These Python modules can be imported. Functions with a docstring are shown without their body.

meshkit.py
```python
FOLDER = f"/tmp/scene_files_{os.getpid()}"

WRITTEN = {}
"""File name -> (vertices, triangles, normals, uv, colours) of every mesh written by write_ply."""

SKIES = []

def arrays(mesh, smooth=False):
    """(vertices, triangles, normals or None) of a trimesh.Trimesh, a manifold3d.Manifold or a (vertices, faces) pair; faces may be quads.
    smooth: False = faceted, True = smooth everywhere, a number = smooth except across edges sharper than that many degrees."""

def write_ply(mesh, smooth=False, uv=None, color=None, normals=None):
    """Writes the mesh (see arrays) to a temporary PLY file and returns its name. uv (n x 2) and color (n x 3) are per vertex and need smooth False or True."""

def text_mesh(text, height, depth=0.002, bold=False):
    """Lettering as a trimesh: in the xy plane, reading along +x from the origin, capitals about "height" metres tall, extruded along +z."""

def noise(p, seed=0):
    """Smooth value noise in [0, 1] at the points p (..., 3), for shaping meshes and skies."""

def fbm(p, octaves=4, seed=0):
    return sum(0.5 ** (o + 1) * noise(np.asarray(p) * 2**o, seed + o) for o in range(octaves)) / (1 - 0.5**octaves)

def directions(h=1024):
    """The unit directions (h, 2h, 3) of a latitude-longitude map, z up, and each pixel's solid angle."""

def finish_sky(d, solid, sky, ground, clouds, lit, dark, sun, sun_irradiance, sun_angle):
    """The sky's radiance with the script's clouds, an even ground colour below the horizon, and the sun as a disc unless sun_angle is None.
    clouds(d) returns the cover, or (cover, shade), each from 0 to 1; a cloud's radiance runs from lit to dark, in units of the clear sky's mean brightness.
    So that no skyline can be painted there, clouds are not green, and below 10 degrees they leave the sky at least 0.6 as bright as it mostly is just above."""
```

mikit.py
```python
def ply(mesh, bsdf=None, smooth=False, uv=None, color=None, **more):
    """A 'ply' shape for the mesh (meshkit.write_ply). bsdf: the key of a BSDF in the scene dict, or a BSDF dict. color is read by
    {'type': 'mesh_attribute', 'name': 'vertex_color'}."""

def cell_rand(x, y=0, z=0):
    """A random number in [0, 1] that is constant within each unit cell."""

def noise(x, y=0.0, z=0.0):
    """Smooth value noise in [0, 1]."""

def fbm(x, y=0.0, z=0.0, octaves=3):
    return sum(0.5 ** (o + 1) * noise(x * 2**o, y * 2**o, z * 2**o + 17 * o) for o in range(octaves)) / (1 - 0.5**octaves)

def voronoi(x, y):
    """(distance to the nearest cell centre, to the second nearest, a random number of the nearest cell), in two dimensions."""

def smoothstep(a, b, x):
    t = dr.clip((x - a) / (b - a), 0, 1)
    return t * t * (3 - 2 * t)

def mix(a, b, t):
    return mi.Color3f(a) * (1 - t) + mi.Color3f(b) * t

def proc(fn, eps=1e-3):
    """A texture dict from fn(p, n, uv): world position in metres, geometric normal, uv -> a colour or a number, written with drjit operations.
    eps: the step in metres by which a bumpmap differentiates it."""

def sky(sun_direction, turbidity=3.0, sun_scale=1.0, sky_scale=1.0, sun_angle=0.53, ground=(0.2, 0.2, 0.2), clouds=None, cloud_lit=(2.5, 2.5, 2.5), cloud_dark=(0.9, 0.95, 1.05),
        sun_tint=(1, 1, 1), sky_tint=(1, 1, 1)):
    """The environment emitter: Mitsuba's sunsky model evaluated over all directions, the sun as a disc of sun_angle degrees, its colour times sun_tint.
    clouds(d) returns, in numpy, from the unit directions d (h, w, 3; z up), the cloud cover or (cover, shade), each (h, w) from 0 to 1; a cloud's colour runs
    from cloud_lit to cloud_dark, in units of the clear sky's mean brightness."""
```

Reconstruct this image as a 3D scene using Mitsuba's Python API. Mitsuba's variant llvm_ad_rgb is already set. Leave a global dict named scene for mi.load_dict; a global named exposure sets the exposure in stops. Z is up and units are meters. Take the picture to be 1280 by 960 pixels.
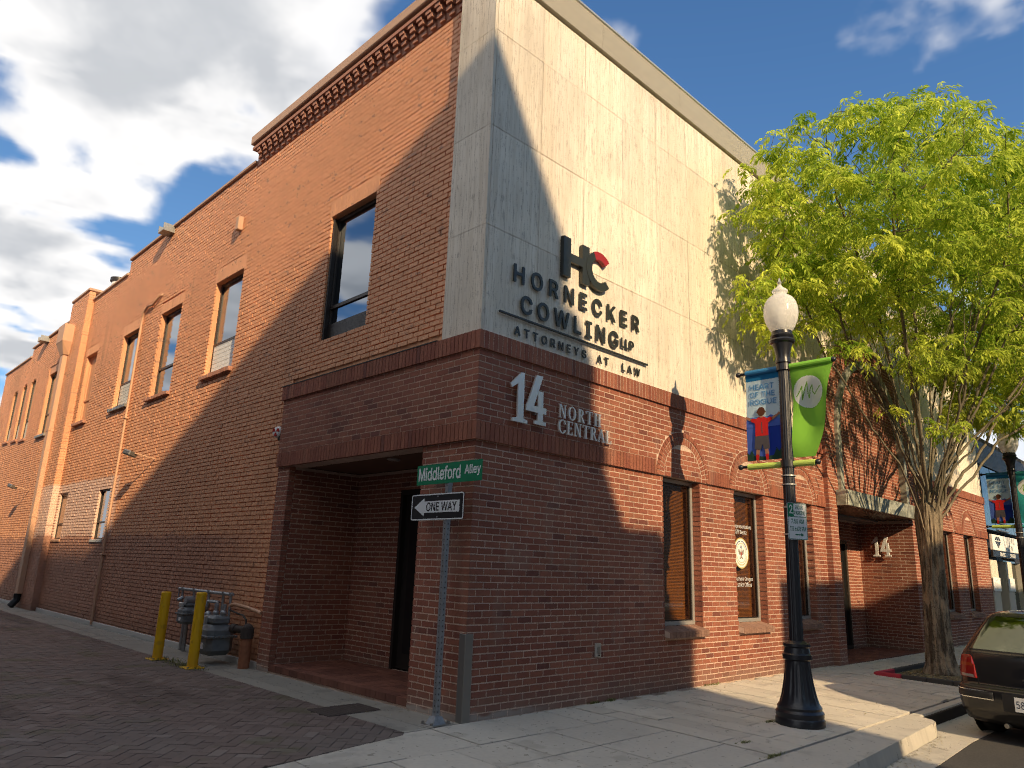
import math, numpy as np, trimesh, mitsuba as mi, drjit as dr, mikit, meshkit
import shapely
from shapely.geometry import Polygon, box as sbox, Point, LineString
from shapely.ops import unary_union
from shapely import affinity
from scipy.spatial import cKDTree

T = mi.ScalarTransform4f
scene, labels = {}, {}
rng = np.random.default_rng(7)

# ------------------------------------------------------------------ camera, sky, exposure
EYE = np.array([-4.94806, -5.57347, 1.43279])
FW = np.array([0.67761707, 0.69364657, 0.24431442])
UP = np.array([-0.1966178, -0.14924394, 0.96905505])
scene['camera'] = {'type': 'perspective', 'fov': 70.025, 'fov_axis': 'x', 'near_clip': 0.05, 'far_clip': 900.0,
                   'to_world': T().look_at(origin=EYE.tolist(), target=(EYE + FW).tolist(), up=UP.tolist())}
SUN = np.array([-0.285, -1.0, 0.487])


def clouds(d):
    z = np.maximum(d[..., 2], 0.06)
    q = np.stack([d[..., 0] / z, d[..., 1] / z, 0 * z], -1)
    q = q * np.minimum(1, 6 / np.maximum(1e-6, np.linalg.norm(q, axis=-1, keepdims=True)))
    warp = meshkit.fbm(q * 1.3 + 5.0, 4, seed=3)[..., None] - 0.5
    f = meshkit.fbm(q * 2.5 + warp * 1.0 + 11.0, 9, seed=8)
    az = np.degrees(np.arctan2(d[..., 0], d[..., 1]))

    def ss(a, b, x):
        t = np.clip((x - a) / (b - a), 0, 1)
        return t * t * (3 - 2 * t)
    wz = az + 22 * (meshkit.fbm(q * 1.1 + 2.0, 6, seed=14) - 0.5)
    bank = ss(91, 77, np.abs(wz + 53))                # the broad bank to the north-west
    heaps = ss(68, 82, wz) * ss(150, 120, wz)        # scattered heaps to the east
    thr = 0.68 - 0.335 * bank - 0.19 * heaps * (1 - bank)
    cover = ss(thr - 0.02, thr + 0.11, f) * (0.78 + 0.22 * bank)
    g = meshkit.fbm(q * 2.6 + warp * 0.9 + 3.0, 9, seed=21)
    g2 = meshkit.fbm(q * 9 + warp * 3 + 1.0, 6, seed=40)
    shade = np.clip(ss(0.33, 0.62, g) * ss(thr + .03, thr + .26, f) + 0.55 * (g2 - 0.5), 0, 1)
    cover = np.clip(cover + 0.5 * (g2 - 0.5) * ss(0.02, 0.5, cover) * (1 - ss(0.7, 1.0, cover)), 0, 1)
    return cover, 0.9 * shade


scene['sky'] = mikit.sky(SUN.tolist(), turbidity=2.6, clouds=clouds, cloud_lit=(3.3, 3.25, 3.2), cloud_dark=(1.7, 1.78, 1.9),
                         sky_tint=(0.80, 1.06, 1.33), sky_scale=1.25, sun_tint=(1.0, 0.972, 0.915), sun_scale=1.25, ground=(0.12, 0.11, 0.10))
exposure = 1.74

# ------------------------------------------------------------------ materials
noise, fbm, ss, mix, cell = mikit.noise, mikit.fbm, mikit.smoothstep, mikit.mix, mikit.cell_rand


def mat(name, color, rough=0.6, metallic=0.0, spec=0.4, **kw):
    c = color if isinstance(color, dict) else {'type': 'rgb', 'value': list(color)}
    scene[name] = {'type': 'twosided', 'bsdf': {'type': 'principled', 'base_color': c, 'roughness': rough if isinstance(rough, dict) else float(rough), 'metallic': float(metallic), 'specular': float(spec), **kw}}
    return name


def P(f, eps=1e-3):
    return mikit.proc(f, eps)


def brown_brick(p, n, uv):
    a = mix((0.212, 0.068, 0.044), (0.285, 0.106, 0.065), uv.x)
    a = mix(a, (0.155, 0.055, 0.040), ss(0.92, 0.98, uv.y))
    a = mix(a, (0.235, 0.090, 0.055), ss(0.10, 0.03, uv.y))
    g = fbm(p.x * 60, p.y * 60, p.z * 60, 3)
    a = a * (0.78 + 0.44 * g) * (0.74 + 0.5 * fbm(p.x * 1.1, p.y * 1.1 + 3, p.z * 0.8, 4))
    a = mix(a, (0.24, 0.16, 0.125), 0.28 * ss(0.60, 0.75, fbm(p.x * 5, p.y * 5, p.z * 1.3, 4)))
    h = ss(0.34, 0.0, p.z + 0.22 * (fbm(p.x * 3, p.y * 3, p.z * 9, 3) - 0.5))
    a = mix(a, (0.20, 0.135, 0.105), 0.55 * h)
    w = ss(0.085, 0.03, p.z + 0.08 * (noise(p.x * 7, p.y * 7, p.z * 20) - 0.5)) * ss(1.6, 0.4, p.x)
    return mix(a, (0.36, 0.32, 0.28), 0.75 * w)


def mortar(p, n, uv):
    g = fbm(p.x * 30, p.y * 30, p.z * 30, 3)
    return mi.Color3f(0.54, 0.40, 0.315) * (0.45 + 0.45 * g + 0.5 * fbm(p.x * 2.2, p.y * 2.2, p.z * 2.2, 3))


def orange_paint(p, n, uv):
    y, z = p.y, p.z
    g = fbm(y * 22, z * 22, p.x * 22, 3)
    big = fbm(y * 0.7, z * 0.7, 3, 3)
    a = mix((0.63, 0.305, 0.160), (0.71, 0.350, 0.188), 0.5 * uv.x + 0.5 * g)
    a = a * (0.86 + 0.28 * big)
    edge = 0.16 * (fbm(y * 2.2, z * 2, 9, 3) - 0.5) + 0.05 * (noise(y * 15, z * 3, 1) - 0.5)
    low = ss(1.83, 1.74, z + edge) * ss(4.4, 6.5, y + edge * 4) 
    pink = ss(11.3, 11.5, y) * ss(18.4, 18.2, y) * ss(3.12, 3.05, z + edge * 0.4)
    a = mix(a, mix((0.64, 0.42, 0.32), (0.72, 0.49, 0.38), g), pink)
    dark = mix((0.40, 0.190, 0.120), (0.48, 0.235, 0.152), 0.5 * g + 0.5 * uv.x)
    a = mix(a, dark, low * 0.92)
    run = ss(0.60, 0.78, fbm(y * 7, z * 0.45, 14, 4)) * ss(0.42, 0.6, fbm(y * 0.5, z * 0.5, 22, 2))
    a = a * (1 - 0.16 * run)
    chip = ss(0.745, 0.765, fbm(y * 9, z * 13, 41, 4))
    a = mix(a, (0.30, 0.17, 0.12), 0.6 * chip)
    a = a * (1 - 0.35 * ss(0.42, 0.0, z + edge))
    return a


def travertine(p, n, uv):
    u = p.x + p.y * 1.0
    s = fbm(u * 55, p.z * 1.6, 2, 4)
    t = fbm(u * 9, p.z * 0.5, 5, 3)
    pit = ss(0.63, 0.72, fbm(u * 120, p.z * 9, 8, 3))
    a = mix((0.655, 0.58, 0.47), (0.745, 0.675, 0.57), ss(0.3, 0.7, s))
    a = mix(a, (0.62, 0.52, 0.40), 0.32 * ss(0.42, 0.68, t))
    a = a * (0.90 + 0.17 * uv.x)
    drip = ss(0.52, 0.72, fbm(u * 12, p.z * 0.25, 31, 4)) * ss(6.6, 8.6, p.z)
    a = a * (1 - 0.11 * drip)
    a = a * (1 - 0.14 * ss(0.5, 0.75, fbm(u * 0.9, p.z * 0.8, 44, 4)))
    return mix(a, (0.30, 0.25, 0.19), 0.6 * pit)


def concrete(p, n, uv):
    g = fbm(p.x * 45, p.y * 45, 1, 3)
    b = fbm(p.x * 1.3, p.y * 1.3, 4, 4)
    a = mix((0.33, 0.305, 0.26), (0.47, 0.435, 0.37), 0.35 * g + 0.35 * b + 0.3 * uv.x)
    st = ss(0.62, 0.75, fbm(p.x * 3.1, p.y * 3.1, 12, 4))
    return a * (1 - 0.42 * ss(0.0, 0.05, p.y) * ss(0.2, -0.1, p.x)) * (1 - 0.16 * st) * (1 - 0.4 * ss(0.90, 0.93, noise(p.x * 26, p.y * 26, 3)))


def plank(p, n, uv):
    g = fbm(p.x * 60, p.y * 14, 1, 3)
    b = fbm(p.x * 1.7, p.y * 1.7, 9, 3)
    a = mix((0.37, 0.335, 0.28), (0.52, 0.48, 0.405), 0.3 * g + 0.25 * b + 0.45 * uv.x) * (1 - 0.35 * ss(0.90, 0.93, noise(p.x * 24, p.y * 24, 5)))
    return a * (1 - 0.12 * ss(0.6, 0.75, fbm(p.x * 5, p.y * 5, 2, 3)))


def paver(p, n, uv):
    g = fbm(p.x * 50, p.y * 50, 3, 3)
    a = mix((0.100, 0.074, 0.064), (0.165, 0.126, 0.108), 0.6 * uv.x + 0.4 * g)
    a = mix(a, (0.115, 0.10, 0.09), 0.55 * ss(0.45, 0.7, fbm(p.x * 0.8, p.y * 0.8, 6, 3)))
    a = mix(a, (0.20, 0.17, 0.15), 0.5 * ss(0.93, 0.97, uv.y))
    a = a * (1 - 0.35 * ss(0.60, 0.74, fbm(p.x * 1.6, p.y * 0.35, 51, 4)))
    return mix(a, (0.085, 0.082, 0.045), 0.5 * ss(0.62, 0.75, fbm(p.x * 2.3, p.y * 2.3, 31, 4)))


def asphalt(p, n, uv):
    g = fbm(p.x * 90, p.y * 90, 3, 3)
    b = fbm(p.x * 0.9, p.y * 0.9, 5, 3)
    return mi.Color3f(0.052, 0.050, 0.048) * (0.6 + 0.5 * g + 0.3 * b)


def bark(p, n, uv):
    ang = dr.atan2(p.y + 1.35, p.x - 9.65)
    f = fbm(ang * 5 + p.x * 6, p.z * 3.5 + p.y, p.y * 6, 4)
    m = fbm(p.x * 8, p.y * 8, p.z * 5, 3)
    a = mix((0.10, 0.075, 0.052), (0.30, 0.235, 0.165), ss(0.35, 0.62, f))
    v1, v2, vr = mikit.voronoi(ang * 7 + 2 * f, p.z * 9 + 2 * m)
    a = a * (0.55 + 0.45 * ss(0.02, 0.22, v2 - v1))
    a = mix(a, (0.40, 0.29, 0.19), 0.6 * ss(0.50, 0.66, m) * ss(2.8, 1.4, p.z))
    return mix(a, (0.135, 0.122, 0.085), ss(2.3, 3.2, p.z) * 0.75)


def fascia_col(p, n, uv):
    return mi.Color3f(0.30, 0.275, 0.215) * (0.9 + 0.1 * fbm(p.x * 2, p.z * 20, p.y, 3) + 0.08 * uv.x)


def canopy_col(p, n, uv):
    m = fbm(p.x * 9, p.y * 9, p.z * 11, 4)
    a = mix((0.20, 0.205, 0.165), (0.42, 0.43, 0.36), ss(0.3, 0.68, m))
    return mix(a, (0.16, 0.135, 0.095), ss(0.6, 0.74, fbm(p.x * 5, p.y * 5, p.z * 3, 3)) * 0.6)


def soil_col(p, n, uv):
    g = fbm(p.x * 30, p.y * 30, 4, 4)
    return mix((0.085, 0.066, 0.045), (0.20, 0.165, 0.105), ss(0.35, 0.65, g))


def galv(p, n, uv):
    g = fbm(p.x * 45, p.y * 45, p.z * 45, 3)
    return mi.Color3f(0.33, 0.345, 0.36) * (0.75 + 0.5 * g)


def yellow_col(p, n, uv):
    s = ss(0.62, 0.72, fbm(p.x * 20, p.y * 20, p.z * 9, 4))
    return mix((0.80, 0.46, 0.012), (0.55, 0.31, 0.03), s * 0.6 + 0.4 * ss(0.25, 0.02, p.z))


def rust_col(p, n, uv):
    g = fbm(p.x * 25, p.y * 25, p.z * 25, 4)
    return mix((0.20, 0.075, 0.036), (0.36, 0.145, 0.075), g)


def blind_col(p, n, uv):
    return mix((0.34, 0.215, 0.095), (0.46, 0.30, 0.14), fbm(p.x * 2, p.z * 40, 3, 2))


mat('m_brown_brick', P(brown_brick), 0.72, spec=0.3)
mat('m_mortar', P(mortar), 0.9, spec=0.2)
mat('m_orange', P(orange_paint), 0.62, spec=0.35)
mat('m_travertine', P(travertine), 0.55, spec=0.35)
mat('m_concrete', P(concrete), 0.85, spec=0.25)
mat('m_plank', P(plank), 0.8, spec=0.25)
mat('m_paver', P(paver), 0.75, spec=0.3)
mat('m_joint', (0.045, 0.04, 0.034), 0.95, spec=0.1)
mat('m_asphalt', P(asphalt), 0.85, spec=0.3)
mat('m_bark', P(bark), 0.85, spec=0.2)
mat('m_fascia', P(fascia_col), 0.45, spec=0.4)
mat('m_canopy', P(canopy_col), 0.5, metallic=0.35)
mat('m_soil', P(soil_col), 0.95, spec=0.1)
mat('m_galv', P(galv), 0.45, metallic=0.7)
mat('m_yellow', P(yellow_col), 0.38)
mat('m_rust', P(rust_col), 0.7)
mat('m_blind', P(blind_col), 0.6)
mat('m_cornice', (0.40, 0.19, 0.125), 0.7)
mat('m_coping', (0.50, 0.31, 0.205), 0.65)
mat('m_tan_pipe', (0.54, 0.31, 0.19), 0.55)
mat('m_black_paint', (0.012, 0.013, 0.018), 0.33, spec=0.55)
mat('m_black_sign', (0.012, 0.012, 0.014), 0.4)
mat('m_letter', (0.020, 0.022, 0.020), 0.32, spec=0.5)
mat('m_letter_red', (0.27, 0.016, 0.022), 0.4)
mat('m_steel', (0.80, 0.79, 0.76), 0.42, metallic=0.6)
mat('m_steel_dull', (0.30, 0.29, 0.27), 0.42, metallic=0.85)
mat('m_alu', (0.52, 0.52, 0.49), 0.35, metallic=0.6)
mat('m_bronze_frame', (0.055, 0.045, 0.038), 0.4, metallic=0.3)
mat('m_dark_frame', (0.022, 0.018, 0.016), 0.4)
mat('m_room', (0.030, 0.024, 0.020), 0.9)
mat('m_white', (0.72, 0.72, 0.70), 0.5)
mat('m_white_dirty', (0.55, 0.54, 0.50), 0.6)
mat('m_sign_green', (0.006, 0.165, 0.075), 0.4)
mat('m_teal', (0.02, 0.33, 0.33), 0.5)
mat('m_sign_white', (0.62, 0.64, 0.65), 0.4)
mat('m_sign_text_green', (0.01, 0.13, 0.08), 0.4)
mat('m_red', (0.42, 0.03, 0.025), 0.45)
mat('m_red_kerb', (0.40, 0.035, 0.055), 0.75)
mat('m_dark_stone', (0.055, 0.052, 0.050), 0.85)
mat('m_iron', (0.055, 0.042, 0.036), 0.75)
mat('m_terracotta', P(lambda p, n, uv: mix((0.115, 0.045, 0.032), (0.185, 0.075, 0.05), uv.x) * (0.8 + 0.4 * fbm(p.x * 30, p.y * 30, 2, 3))), 0.6)
mat('m_sill', P(lambda p, n, uv: mix((0.19, 0.105, 0.075), (0.26, 0.15, 0.11), uv.x) * (0.75 + 0.5 * fbm(p.x * 40, p.y * 40, p.z * 40, 3))), 0.8)
mat('m_soffit', (0.14, 0.075, 0.05), 0.8)
mat('m_meter', P(lambda p, n, uv: mix((0.115, 0.130, 0.138), (0.18, 0.198, 0.205), fbm(p.x * 20, p.y * 20, p.z * 20, 3))), 0.5)
mat('m_cream', (0.58, 0.53, 0.44), 0.7)
mat('m_store_dark', (0.03, 0.028, 0.03), 0.5)
mat('m_blue_glass', (0.03, 0.06, 0.10), 0.08, spec=0.8)
mat('m_far_wall', (0.20, 0.19, 0.18), 0.9)
mat('m_far_wall_pale', (0.27, 0.25, 0.22), 0.9)
mat('m_car_paint', (0.012, 0.012, 0.013), 0.16, spec=0.5, clearcoat=0.5, clearcoat_gloss=0.95)
mat('m_car_glass', (0.13, 0.165, 0.17), 0.03, metallic=1.0)
mat('m_rubber', (0.014, 0.014, 0.014), 0.75)
mat('m_plastic', (0.02, 0.02, 0.021), 0.5)
mat('m_lamp_red', (0.20, 0.010, 0.008), 0.12, spec=0.7)
mat('m_lamp_amber', (0.24, 0.035, 0.010), 0.12, spec=0.7)
mat('m_grey_lens', (0.24, 0.21, 0.19), 0.15, spec=0.7)
mat('m_chrome', (0.75, 0.75, 0.75), 0.12, metallic=1.0)
mat('m_grass', P(lambda p, n, uv: mix((0.060, 0.085, 0.018), (0.20, 0.19, 0.06), uv.x)), 0.7)
mat('m_litter', P(lambda p, n, uv: mix((0.10, 0.08, 0.04), (0.34, 0.27, 0.13), uv.x)), 0.8)
mat('m_dark_glass', (0.010, 0.011, 0.012), 0.06, spec=0.5)
scene['m_pane'] = {'type': 'thindielectric', 'int_ior': 1.55}
scene['m_pane_bronze'] = {'type': 'thindielectric', 'int_ior': 1.5, 'specular_transmittance': {'type': 'rgb', 'value': [0.62, 0.46, 0.30]}}
mat('m_alley_glass', (0.27, 0.30, 0.34), 0.02, metallic=1.0)
scene['m_globe'] = {'type': 'principledthin' , 'base_color': {'type': 'rgb', 'value': [0.96, 0.95, 0.92]}, 'roughness': 0.2, 'spec_trans': 0.22, 'diff_trans': 1.0, 'eta': 1.45}


def leafmat(name, fn, dt=0.9):
    scene[name] = {'type': 'principledthin', 'base_color': P(fn), 'roughness': 0.55, 'diff_trans': dt, 'eta': 1.35, 'spec_trans': 0.0}


leafmat('m_leaf', lambda p, n, uv: mix((0.24, 0.39, 0.040), (0.74, 0.80, 0.13), uv.x) * (0.85 + 0.3 * uv.y))


def cloth(name, c):
    scene[name] = {'type': 'principledthin', 'base_color': {'type': 'rgb', 'value': list(c)}, 'roughness': 0.6, 'diff_trans': 0.5, 'eta': 1.3, 'spec_trans': 0.0}


for k_, c_ in dict(cl_green=(0.215, 0.48, 0.06), cl_lime=(0.50, 0.66, 0.10), cl_white=(0.78, 0.80, 0.78), cl_blue=(0.02, 0.16, 0.36), cl_sky=(0.46, 0.62, 0.74), cl_deep=(0.025, 0.055, 0.36),
                   cl_mid=(0.09, 0.16, 0.55), cl_text=(0.10, 0.27, 0.52), cl_red=(0.55, 0.03, 0.03), cl_skin=(0.42, 0.20, 0.13), cl_hair=(0.10, 0.04, 0.025), cl_short=(0.10, 0.09, 0.10), cl_forest=(0.03, 0.07, 0.05), cl_teal=(0.05, 0.42, 0.42)).items():
    cloth(k_, c_)


for k_, c_ in dict(m_sl_blue=(0.02, 0.16, 0.36), m_sl_lime=(0.48, 0.62, 0.12), m_sl_green=(0.22, 0.52, 0.05), m_sl_teal=(0.05, 0.42, 0.42)).items():
    mat(k_, c_, 0.6)


# ------------------------------------------------------------------ helpers
def key_of(k):
    if k not in scene and k not in labels:
        return k
    i = 1
    while f'{k}_{i:03d}' in scene or f'{k}_{i:03d}' in labels:
        i += 1
    return f'{k}_{i:03d}'


def tag(k, label=None, cat=None, group=None, kind=None):
    d = labels.setdefault(k, {})
    for a, b in (('label', label), ('category', cat), ('group', group), ('kind', kind)):
        if b:
            d[a] = b
    return k


def thing(name, label, cat, group=None):
    k = key_of(name)
    return tag(k, label, cat, group)


def obj(name, mesh, m, parent=None, smooth=False, uv=None, label=None, cat=None, group=None, kind=None, tw=None):
    k = key_of(name if parent is None else parent + '__' + name)
    d = mikit.ply(mesh, m, smooth=smooth, uv=uv)
    if tw is not None:
        d['to_world'] = tw
    scene[k] = d
    if label or cat or group or kind:
        tag(k, label, cat, group, kind)
    return k


HEX = np.array([[0, 3, 2], [0, 2, 1], [4, 5, 6], [4, 6, 7], [0, 1, 5], [0, 5, 4], [1, 2, 6], [1, 6, 5], [2, 3, 7], [2, 7, 6], [3, 0, 4], [3, 4, 7]])


class MB:
    """boxes and other pieces gathered into one mesh; each piece carries random numbers in its uv"""
    def __init__(s):
        s.v, s.f, s.uv, s.n = [], [], [], 0

    def add(s, v, f, r=None):
        v = np.asarray(v, float)
        s.v.append(v); s.f.append(np.asarray(f) + s.n); s.n += len(v)
        r = rng.random(2) if r is None else r
        s.uv.append(np.tile(r, (len(v), 1)))
        return s

    def hexa(s, p8, r=None):
        return s.add(p8, HEX, r)

    def box(s, a, b, r=None, j=0.0):
        (x0, y0, z0), (x1, y1, z1) = a, b
        p = np.array([[x0, y0, z0], [x1, y0, z0], [x1, y1, z0], [x0, y1, z0], [x0, y0, z1], [x1, y0, z1], [x1, y1, z1], [x0, y1, z1]], float)
        if j:
            p += rng.uniform(-j, j, p.shape)
        return s.hexa(p, r)

    def mesh(s, m, r=None):
        return s.add(np.array(m.vertices), np.array(m.faces), r)

    def tube(s, pts, rad, sides=8, caps=True, r=None):
        p = np.asarray(pts, float)
        rad = np.broadcast_to(np.asarray(rad, float), (len(p),))
        t = np.gradient(p, axis=0) if len(p) > 2 else np.repeat(p[1:] - p[:1], 2, 0)
        t /= np.linalg.norm(t, axis=1, keepdims=True) + 1e-12
        ref = np.array([0, 0, 1.0]) if abs(t[0][2]) < 0.9 else np.array([1.0, 0, 0])
        a = np.cross(t, ref); a /= np.linalg.norm(a, axis=1, keepdims=True) + 1e-12
        b = np.cross(t, a)
        g = np.arange(sides) * 2 * np.pi / sides
        v = (p[:, None] + rad[:, None, None] * (np.cos(g)[None, :, None] * a[:, None] + np.sin(g)[None, :, None] * b[:, None])).reshape(-1, 3)
        i, q = np.meshgrid(np.arange(len(p) - 1), np.arange(sides), indexing='ij')
        k = np.stack([i * sides + q, i * sides + (q + 1) % sides, (i + 1) * sides + (q + 1) % sides, (i + 1) * sides + q], -1).reshape(-1, 4)
        f = np.vstack([k[:, [0, 2, 1]], k[:, [0, 3, 2]]])
        if caps:
            v = np.vstack([v, p[0], p[-1]]); n = len(p) * sides; o = (len(p) - 1) * sides
            c = np.arange(sides); d = (c + 1) % sides
            f = np.vstack([f, np.stack([np.full(sides, n), c, d], 1), np.stack([np.full(sides, n + 1), o + d, o + c], 1)])
        return s.add(v, f, r)

    def arr(s):
        return (np.vstack(s.v), np.vstack(s.f)), np.vstack(s.uv)

    def build(s, name, m, parent=None, smooth=False, **kw):
        mesh, uv = s.arr()
        return obj(name, mesh, m, parent, smooth=smooth if smooth in (True, False) else smooth, uv=None if smooth not in (True, False) else uv, **kw)


def frame(o, right, up):
    r, u = np.asarray(right, float), np.asarray(up, float)
    r = r / np.linalg.norm(r); u = u / np.linalg.norm(u)
    m = np.eye(4); m[:3, 0], m[:3, 1], m[:3, 2], m[:3, 3] = r, u, np.cross(r, u), o
    return m


def put(mesh, M):
    m = mesh.copy(); m.apply_transform(M); return m


def ext(poly, d):
    ps = [g for g in getattr(poly, 'geoms', [poly]) if g.area > 1e-9]
    return trimesh.util.concatenate([trimesh.creation.extrude_polygon(g, d, engine='earcut') for g in ps])


def text(s, h, width=None, depth=0.002, bold=False):
    m = meshkit.text_mesh(s, h, depth, bold)
    if width:
        m.apply_scale([width / (m.bounds[1][0] - m.bounds[0][0]), 1, 1])
    m.apply_translation([-m.bounds[0][0], 0, 0])
    return m


def lathe(prof, seg=32):
    return trimesh.creation.revolve(np.asarray(prof, float), sections=seg)


def bbox(a, b):
    return trimesh.creation.box(bounds=[a, b])


def rbox(a, b, r=0.01):
    """a box with chamfered edges"""
    import manifold3d
    a, b = np.minimum(a, b), np.maximum(a, b)
    r = min(r, 0.45 * float((b - a).min()))
    pts = []
    for i in range(3):
        for sx in (0, 1):
            for sy in (0, 1):
                for sz in (0, 1):
                    p = np.where([sx, sy, sz], b - r, a + r)
                    p[i] = (b if (sx, sy, sz)[i] else a)[i]
                    pts.append(p)
    return trimesh.convex.convex_hull(np.array(pts))


XR, YR, ZU = np.array([1.0, 0, 0]), np.array([0, -1.0, 0]), np.array([0, 0, 1.0])


def on_street(x, y, z):      # a plane that faces the street: text runs along +x
    return frame((x, y, z), XR, ZU)


def on_alley(x, y, z):       # a plane that faces the alley: text runs along -y
    return frame((x, y, z), YR, ZU)


# ------------------------------------------------------------------ bricks
CM, BM = 0.0677, 0.2032       # course and brick module
JT = 0.012


def cut(a, b, ex):
    out = [(a, b)]
    for e0, e1 in ex:
        nxt = []
        for s0, s1 in out:
            if e1 <= s0 or e0 >= s1:
                nxt.append((s0, s1))
            else:
                if e0 - s0 > 0.018: nxt.append((s0, e0))
                if s1 - e1 > 0.018: nxt.append((e1, s1))
        out = nxt
    return out


def courses(axis, plane, u0, u1, z0, z1, ex=None, depth=0.06, first=None, jit=0.0010, c=CM, m=BM, jt=JT, proud=0.0, wob=0.0):
    """running bond. axis 'x': wall runs along x, faces -y at y=plane; 'y': runs along y, faces -x at x=plane.
    ex(z): list of intervals left out. first(k): start of the first whole brick of course k"""
    out = []
    n = int(round((z1 - z0) / c))
    for k in range(n):
        a, b = z0 + k * c + jt / 2, min(z0 + (k + 1) * c - jt / 2, z1 - jt / 2)
        ex_k = ex((a + b) / 2) if ex else []
        s = first(k) if first else (u0 - (m / 2 if k % 2 else 0))
        u = s
        while u < u1 - 0.02:
            e = u + m - jt
            lo, hi = max(u, u0), min(e, u1)
            if hi - lo > 0.018:
                for p, q in cut(lo, hi, ex_k):
                    f = plane - proud - rng.uniform(0, jit) - (wob * rng.random() ** 2)
                    dz = rng.uniform(-0.0012, 0.0012) if wob == 0 else rng.uniform(-0.0025, 0.0025)
                    if axis == 'x':
                        v = [[p, f, a], [q, f, a], [q, plane + depth, a], [p, plane + depth, a], [p, f, b], [q, f, b], [q, plane + depth, b], [p, plane + depth, b]]
                    else:
                        v = [[f, q, a], [f, p, a], [plane + depth, p, a], [plane + depth, q, a], [f, q, b], [f, p, b], [plane + depth, p, b], [plane + depth, q, b]]
                    v = np.array(v, float)
                    v[:, 2] += dz
                    if wob:
                        v += rng.uniform(-0.0018, 0.0018, v.shape)
                    out.append(v)
            u += m
    return out


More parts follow.
